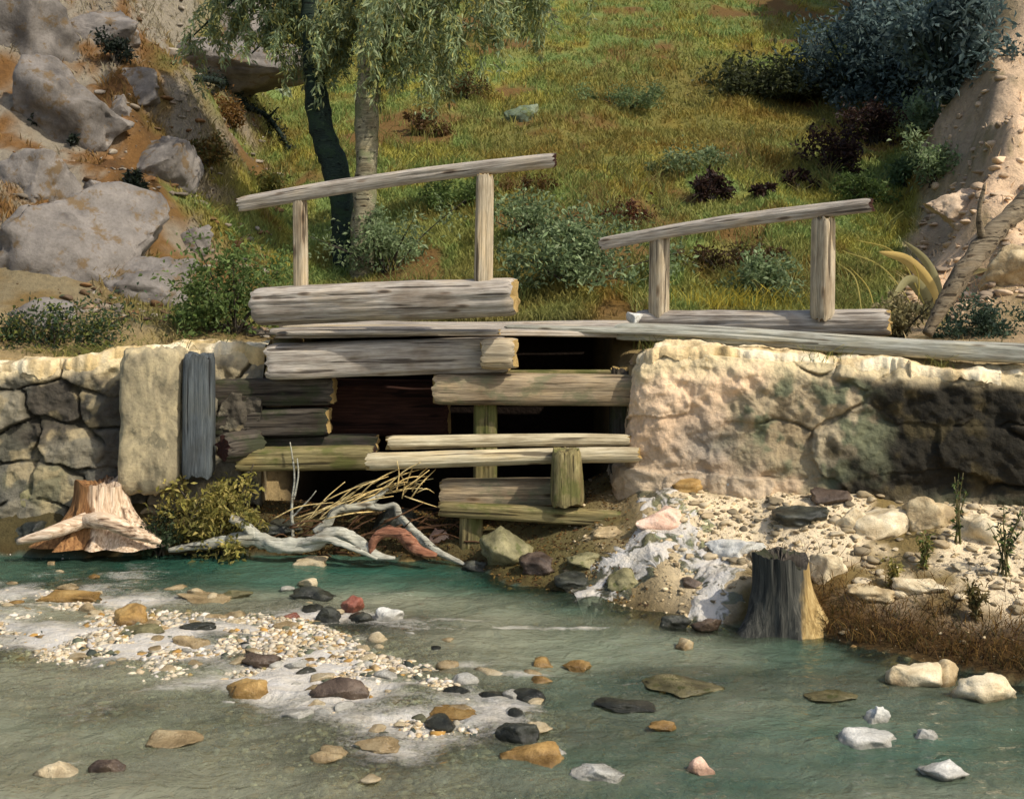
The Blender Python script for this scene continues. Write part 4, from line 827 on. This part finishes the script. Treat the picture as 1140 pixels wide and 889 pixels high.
# plants on the right bank
def bank_plant(px, py, h, n, cols, lab, seed, lsz=.05):
    d = hit(px, py, 6.0); root = empty('bank_plant', d); tag(root, lab, 'plant'); rr = np.random.default_rng(seed); l = []; P_, D_ = [], []
    for k in range(n):
        dx = rr.normal(size=2)*.16*h; tip = np.array([dx[0], dx[1], h*rr.uniform(.6, 1.1)]); pts = [(rr.normal()*.02, rr.normal()*.02, -.03), tuple(tip*np.array([.3, .3, .55])), tuple(tip)]
        l.append((pts, [.006, .005, .0025])); q = spline(pts, 12)[4:]; m = 20; ii = rr.integers(0, len(q), m); P_.append(q[ii]); D_.append(rr.normal(size=(m, 3))+np.array([0, 0, .5]))
    tubes('stem', l, M_wood_olive, root, 5, seed); p, dd = np.concatenate(P_), np.concatenate(D_); m = len(p)
    v, f, cc = leaves(p, dd, lsz*rng.uniform(.5, 1.3, m), lsz*.35, palette(m, cols)); mesh_np('foliage', v, f, M_leaf, root, False, cc)
bank_plant(1066, 605, .5, 4, G_GR+G_DK, 'thin upright green plant on the gravel below the dark wall', 101)
bank_plant(1030, 632, .22, 8, G_OL+G_GR, 'small olive weed below the thin upright plant', 102)
bank_plant(1118, 640, .5, 9, G_GR+G_DK, 'bushy dark green weed at the right edge of the bank', 103)
bank_plant(995, 655, .2, 9, G_OL, 'low olive weed on the gravel right of the dark stump', 104)
bank_plant(1085, 690, .25, 14, [lin(96, 84, 50), lin(120, 104, 60)], 'brownish weed on the dark bank near the cream boulders', 105)
n = 4400; x = rng.uniform(1.75, 5.6, n); ey, wy = edge_y(x), wall_y(x); t_ = np.abs(rng.normal(0, .16, n))+.03; y = ey+t_*(wy-ey)
v, f, cc = blades(np.stack([x, y, height(x, y)-.005], 1), rng.uniform(.04, .13, n), np.full(n, .007), rng.uniform(.3, 1.4, n), palette(n, [lin(110, 82, 44), lin(136, 106, 56), lin(84, 78, 44), lin(66, 44, 26)]))
tag(mesh_np('bank_grass', v, f, M_grass, None, False, cc), 'matted brown grass along the water edge of the right bank', 'grass', kind='stuff')

# ------------------------------------------------------------------ rivulet over the right bank
def rivulet(path, wid, seed):
    q = spline([tuple(p) for p in path], 60); m = len(q); nu = 41; tg = np.gradient(q, axis=0); s = np.cross(tg, [0, 0, 1]); s /= np.linalg.norm(s, axis=1)[:, None]
    w_ = np.interp(np.linspace(0, 1, m), np.linspace(0, 1, len(wid)), wid); u = np.linspace(-1, 1, nu)
    XY = q[:, None, :2]+s[:, None, :2]*(u[None, :, None]*w_[:, None, None]*(1+.3*fb2(np.arange(m), np.zeros(m), .15, 3, seed))[:, None, None])
    zz = height(XY[..., 0], XY[..., 1])+.018-.05*np.abs(u)[None]**2+.02*fb2(XY[..., 0], XY[..., 1], 9, 3, seed)
    idx = np.arange(m*nu).reshape(m, nu); f = np.stack([idx[:-1, :-1], idx[:-1, 1:], idx[1:, 1:], idx[1:, :-1]], -1).reshape(-1, 4)
    U_, V_ = np.broadcast_arrays(u[None]*w_[:, None]*22, np.linspace(0, 1, m)[:, None]*len(path)*2.2); fo = .92+.75*fb2(U_+.8*fb2(U_*.3, V_, 1, 2, seed+8), V_, 1., 4, seed+1); fo = fo*(1-.9*np.abs(u)[None]**3)
    o = mesh_np('water', np.concatenate([XY, zz[..., None]], -1).reshape(-1, 3), f, M_water, col=np.stack([fo, 0*fo, 0*fo+.15], -1).reshape(-1, 3)); o['kind'] = 'structure'
rivulet([hit(742, 520, 6), hit(722, 545, 6), hit(745, 572, 6), hit(760, 596, 6), hit(715, 612, 6), hit(690, 640, 6), hit(640, 668, 6)], [.12, .22, .28, .30, .30, .34, .38], 5)
rivulet([hit(735, 585, 6), hit(770, 620, 6), hit(800, 640, 6), hit(790, 670, 6), hit(760, 700, 6)], [.14, .2, .22, .2, .24], 6)

# ------------------------------------------------------------------ stones in and by the stream
mats = dict(c=M_st_cream, t=M_st_tan, o=M_st_ochre, d=M_st_dark, b=M_st_brown, w=M_st_white, r=M_st_red, p=M_st_pink, l=M_st_olive)
SP = [(140, 696, 48, 26, 'o', 'ochre brown stone in the pale riffle below the red stump'), (275, 776, 50, 30, 'o', 'orange ochre stone at the lower edge of the white riffle'), (600, 852, 72, 24, 'o', 'flat orange stone in the water at the bottom middle'),
      (575, 826, 52, 24, 'd', 'black wet stone just above the flat orange stone'), (1018, 766, 66, 40, 'c', 'largest cream boulder at the right water edge'), (1056, 764, 44, 32, 't', 'tan boulder touching the largest cream boulder'), (1106, 782, 66, 40, 'c', 'cream boulder cut off by the right edge'),
      (980, 806, 36, 26, 'w', 'upper pale grey stone in the dark water at lower right'), (974, 832, 60, 26, 'w', 'flat pale grey stone below the upper pale stone'), (1036, 826, 32, 16, 'w', 'small pale stone right of the flat pale stone'), (1052, 868, 62, 22, 'w', 'long flat pale stone near the lower right corner'),
      (782, 862, 28, 20, 'p', 'small pinkish stone in the water at the bottom right of middle'), (763, 722, 30, 15, 't', 'small tan stone in the water below the bank'), (392, 680, 28, 20, 'r', 'reddish stone in the teal water'), (345, 668, 46, 15, 'd', 'dark flat stone in the teal water left of the red stone'),
      (364, 692, 32, 18, 'd', 'dark wet stone below the reddish stone on its left'), (400, 692, 34, 14, 'd', 'dark wet stone directly below the reddish stone'), (372, 780, 62, 26, 'b', 'dark brown stone at the right end of the white riffle'), (286, 742, 44, 18, 'b', 'dark brown stone inside the white riffle'),
      (752, 698, 30, 22, 'd', 'black stone at the foot of the right bank'), (790, 700, 32, 16, 'b', 'brown stone beside the black stone at the bank'), (668, 872, 56, 22, 'w', 'pale flat stone at the bottom edge right of the orange stone'), (118, 862, 36, 22, 'b', 'purplish brown stone at the lower left corner'),
      (348, 630, 44, 12, 'c', 'pale flat stone against the driftwood at the waterline'), (342, 652, 26, 12, 'c', 'small cream stone in the teal water below the driftwood'), (643, 746, 32, 12, 'o', 'small ochre stone in the green middle water'), (742, 814, 36, 12, 'o', 'thin ochre stone in the lower right water'),
      (70, 672, 66, 14, 'o', 'flat ochre stone in the shallows at the far left'), (222, 672, 60, 12, 't', 'flat tan stone at the upper edge of the riffle'), (260, 668, 40, 12, 'l', 'olive stone beside the flat tan stone'), (222, 704, 46, 14, 'd', 'dark stone at the middle of the riffle'), (210, 722, 44, 14, 't', 'tan stone below the dark stone in the riffle'),
      (150, 712, 60, 14, 'l', 'olive flat stone below the ochre brown stone'), (320, 690, 22, 10, 'r', 'small red pebble left of the dark wet stones'), (765, 772, 84, 9, 'l', 'long flat olive slab just breaking the green water'), (930, 782, 60, 8, 'l', 'low olive slab in the water left of the cream boulders'),
      (430, 690, 36, 18, 'w', 'pale grey stone in the foam right of the dark stones'), (512, 772, 30, 8, 'd', 'thin dark stone below the lavender foam'), (550, 778, 36, 7, 'd', 'thin dark stone right of another in the middle water'), (60, 868, 44, 18, 'c', 'cream stone in the bottom left corner'), (200, 830, 70, 14, 't', 'flat tan stone in the lower left shallows'), (330, 800, 40, 12, 'w', 'pale stone below the dark brown stone'),
      (700, 790, 60, 8, 'd', 'dark sliver of stone in the middle right water'), (500, 800, 60, 9, 'o', 'ochre slab just breaking the water below the lavender foam'), (420, 835, 50, 10, 't', 'tan slab in the bottom middle water')]
for k, (px, py, wpx, hpx, m, lab) in enumerate(SP):
    b = hitw(px, py); sc = b.y/F; rx = wpx*sc*.5; rz = hpx*sc*.5
    rock('stone', b+Vector((0, rx*.5, rz*.22)), rx*1.1, rx*.75, rz*1.25, 600+k, mats[m], 4, 7, .22, 0); tag(C.objects[-1], lab, 'stone')
BK = [(487, 605, 26, 34, 'p', 'pink stone in the dark hollow beside the grey root'), (462, 612, 26, 14, 'r', 'red stone under the hooped root'), (560, 628, 60, 50, 'l', 'mossy olive rock below the sluice sill'), (600, 640, 50, 32, 'b', 'brown rock right of the mossy rock below the sluice'), (535, 640, 44, 24, 'd', 'dark rock at the water below the sluice upright'),
      (640, 655, 70, 22, 'd', 'long dark rock at the waterline below the sluice'), (700, 655, 50, 24, 'l', 'olive rock on the wet bank'), (712, 516, 52, 48, 'c', 'sunlit cream stone at the ends of the pale poles'), (770, 545, 60, 26, 'o', 'ochre stone in the white rivulet'), (676, 600, 60, 22, 't', 'tan stone left of the rivulet'),
      (735, 590, 60, 34, 'p', 'pinkish stone washed by the rivulet'), (660, 628, 60, 18, 'l', 'flat olive stone on the wet bank'), (930, 560, 60, 24, 'b', 'brown stone at the foot of the dark wall'), (950, 590, 34, 40, 'c', 'upright cream stone below the dark wall'), (895, 580, 60, 26, 'd', 'dark stone half buried above the dark stump'),
      (985, 600, 90, 44, 'c', 'big cream rock in the middle of the gravel bank'), (1040, 585, 60, 46, 't', 'tan rock behind the thin upright plant'), (1100, 600, 60, 44, 'c', 'cream rock by the right edge below the wall'), (925, 645, 44, 50, 'c', 'cream rock beside the dark stump'), (970, 670, 70, 26, 't', 'flat tan rock below the big cream rock'),
      (1030, 660, 60, 24, 'c', 'flat cream rock on the bank beside the olive weed'), (820, 620, 70, 34, 'w', 'pale grey rock left of the dark stump'), (770, 655, 26, 16, 'b', 'small brown stone in the wet gravel'), (860, 545, 40, 24, 't', 'tan stone at the foot of the cream wall'), (815, 545, 34, 24, 'w', 'grey stone at the foot of the cream wall'), (1073, 532, 36, 20, 'd', 'black stone set against the dark wall'),
      (145, 600, 60, 22, 'd', 'dark stone behind the roots of the red stump'), (35, 600, 50, 30, 'd', 'dark stone left of the red stump'), (40, 560, 70, 50, 'l', 'olive stone at the foot of the left wall'), (300, 596, 60, 26, 'd', 'dark stone behind the driftwood'), (440, 590, 70, 40, 'd', 'dark rock under the forked root')]
for k, (px, py, wpx, hpx, m, lab) in enumerate(BK):
    b = hit(px, py, 6.0); sc = b.y/F; rx = wpx*sc*.5; rz = hpx*sc*.5
    rock('stone', b+Vector((0, rx*.4, rz*.32)), rx*1.05, rx*.8, rz*1.05, 700+k, mats[m], 4, 8, .24, 0); tag(C.objects[-1], lab, 'stone')

rs = np.random.default_rng(55); small = {'c': 'small cream stone among the pale gravel of the riffle', 't': 'small tan stone among the pale gravel of the riffle', 'o': 'small ochre stone among the pale gravel of the riffle', 'w': 'small pale grey stone among the pale gravel of the riffle', 'd': 'small dark stone among the pale gravel of the riffle'}
for k in range(110):
    x = rs.uniform(-4.2, .2); y = min(6.40-.56*(x+.5)+.12*math.sin(x*3), 7.9)+rs.normal(0, .5); m = rs.choice(list('ccctttowwd')); r = rs.uniform(.025, .085)
    o = rock('pebble', Vector((x, y, .004)), r*1.25, r*.9, r*.5, 900+k, mats[m], 3, 6, .2, rs.uniform(-.6, .6)); tag(o, small[m], 'stone', {'c': 'small cream stones of the riffle', 't': 'small tan stones of the riffle', 'o': 'small ochre stones of the riffle', 'w': 'small pale grey stones of the riffle', 'd': 'small dark stones of the riffle'}[m])
for px, py, r, n, cs, lab, sd in [(510, 232, (.5, .4, .2), 1800, G_GR, 'low green shrub in the grass right of the pale trunk', 201), (592, 268, (.5, .4, .3), 2200, G_SG, 'sage green shrub just right of the tall rail post', 202), (850, 330, (.4, .3, .22), 1600, G_SG, 'sage green shrub between the posts of the right handrail', 203),
                                  (772, 190, (.7, .4, .14), 1700, G_SG, 'low sage green growth above the leftmost withered bush', 204), (520, 110, (.5, .4, .24), 1700, [lin(96, 70, 40), lin(112, 88, 48), lin(92, 104, 60)], 'brownish shrub on the hill under the hanging foliage', 205), (470, 150, (.35, .3, .2), 1000, [lin(92, 66, 40), lin(104, 84, 46)], 'small brown shrub behind the pale trunk', 206),
                                  (968, 232, (.35, .3, .25), 1500, G_GR, 'green shrub above the right end of the right handrail', 207), (700, 120, (.9, .5, .2), 2200, [lin(104, 124, 82), lin(120, 136, 88)], 'low spreading green shrub high on the open meadow', 208), (232, 190, (.4, .3, .26), 1500, [lin(112, 84, 44), lin(128, 104, 52), lin(96, 100, 54)], 'ochre brown shrub at the edge of the rocky left slope', 209),
                                  (300, 218, (.4, .3, .18), 1400, [lin(122, 112, 52), lin(104, 110, 58)], 'low olive shrub above the left end of the left handrail', 210), (255, 140, (.5, .3, .24), 1700, [lin(108, 76, 40), lin(124, 96, 48)], 'rust brown shrub below the broad rock outcrop', 211)]:
    bush('shrub', hb(px, py), r, n, .08, cs, lab, 'shrub', sd)

n = 0; B_ = []
for k in range(46):
    x0 = rs.choice([rs.uniform(-4.6, -2.4), rs.uniform(1.1, 4.2)]); y0 = float(wall_y(x0))+rs.uniform(.05, .5); m_ = rs.integers(8, 26)
    zt = float(np.interp(x0, [-7, -4.6, -3.75, -3.5, -2.2, .9, 1.3, 2, 3, 4, 7], [1.55, 1.60, 1.62, 1.70, 1.74, 1.66, 1.76, 1.71, 1.66, 1.62, 1.5]))+.01
    B_.append(np.stack([x0+rs.normal(size=m_)*.05, y0+rs.normal(size=m_)*.04, np.full(m_, zt)], 1))
B_ = np.concatenate(B_); n = len(B_); v, f, cc = blades(B_, rng.uniform(.05, .16, n), np.full(n, .007), rng.uniform(.3, 1.6, n), palette(n, [lin(120, 124, 62), lin(158, 146, 84), lin(96, 106, 54)]))
tag(mesh_np('wall_top_weeds', v, f, M_grass, None, False, cc), 'thin weeds and grass sprouting along the sandy tops of both walls', 'weeds', kind='stuff')
for px, py, rx, rz, sd, lab in [(1075, 232, .5, .34, 302, 'tan rock at the left edge of the bare slope')]:
    rock('boulder', hb(px, py)+Vector((0, .2, 0)), rx, rx*.7, rz, sd, M_rock_tan, 5, 9, .2, .4, None, 3); tag(C.objects[-1], lab, 'boulder')
bush('shrub', hb(1038, 205), (.4, .3, .3), 1700, .09, G_SG, 'sage green shrub growing at the foot of the bare tan slope', 'shrub', 212)

tw = []
for k in range(60):
    x0 = rs.uniform(300, 520); y0 = 596+rs.normal()*12-abs(x0-410)*-.05; ln = rs.uniform(20, 60); an = rs.normal()*.5-.2; Y0 = 9.36+rs.uniform(-.05, .22); x1, y1 = x0+ln*math.cos(an), y0+ln*math.sin(an)
    tw.append(([PZ(x0, y0, Y0), PZ((x0+x1)/2+rs.normal()*3, (y0+y1)/2-3+rs.normal()*3, Y0), PZ(x1, y1, Y0+rs.normal()*.08)], [.008, .007, .003]))
o = tubes('brushwood', tw, wood('brown_debris', lin(52, 36, 24), lin(92, 66, 44), lin(128, 96, 66)), None, 5, 18, .1, 4, tw[0][0][0]); tag(o, 'tangle of dark brown sticks washed in behind the driftwood', 'brushwood')
n = 5000; x = rng.uniform(-2.4, 1.0, n); ey, wy = edge_y(x), wall_y(x); y = ey+rng.uniform(.02, 1, n)*(wy-ey)
v, f, cc = leaves(np.stack([x, y, height(x, y)+.008], 1), rng.normal(size=(n, 3))*np.array([1, 1, .25]), .035*rng.uniform(.4, 1.3, n), .016, palette(n, [lin(92, 62, 38), lin(128, 96, 52), lin(70, 56, 36), lin(150, 120, 64)]))
tag(mesh_np('leaf_litter', v, f, M_leaf, None, False, cc), 'brown dead leaves littering the earth below the sluice', 'leaf litter', kind='stuff')
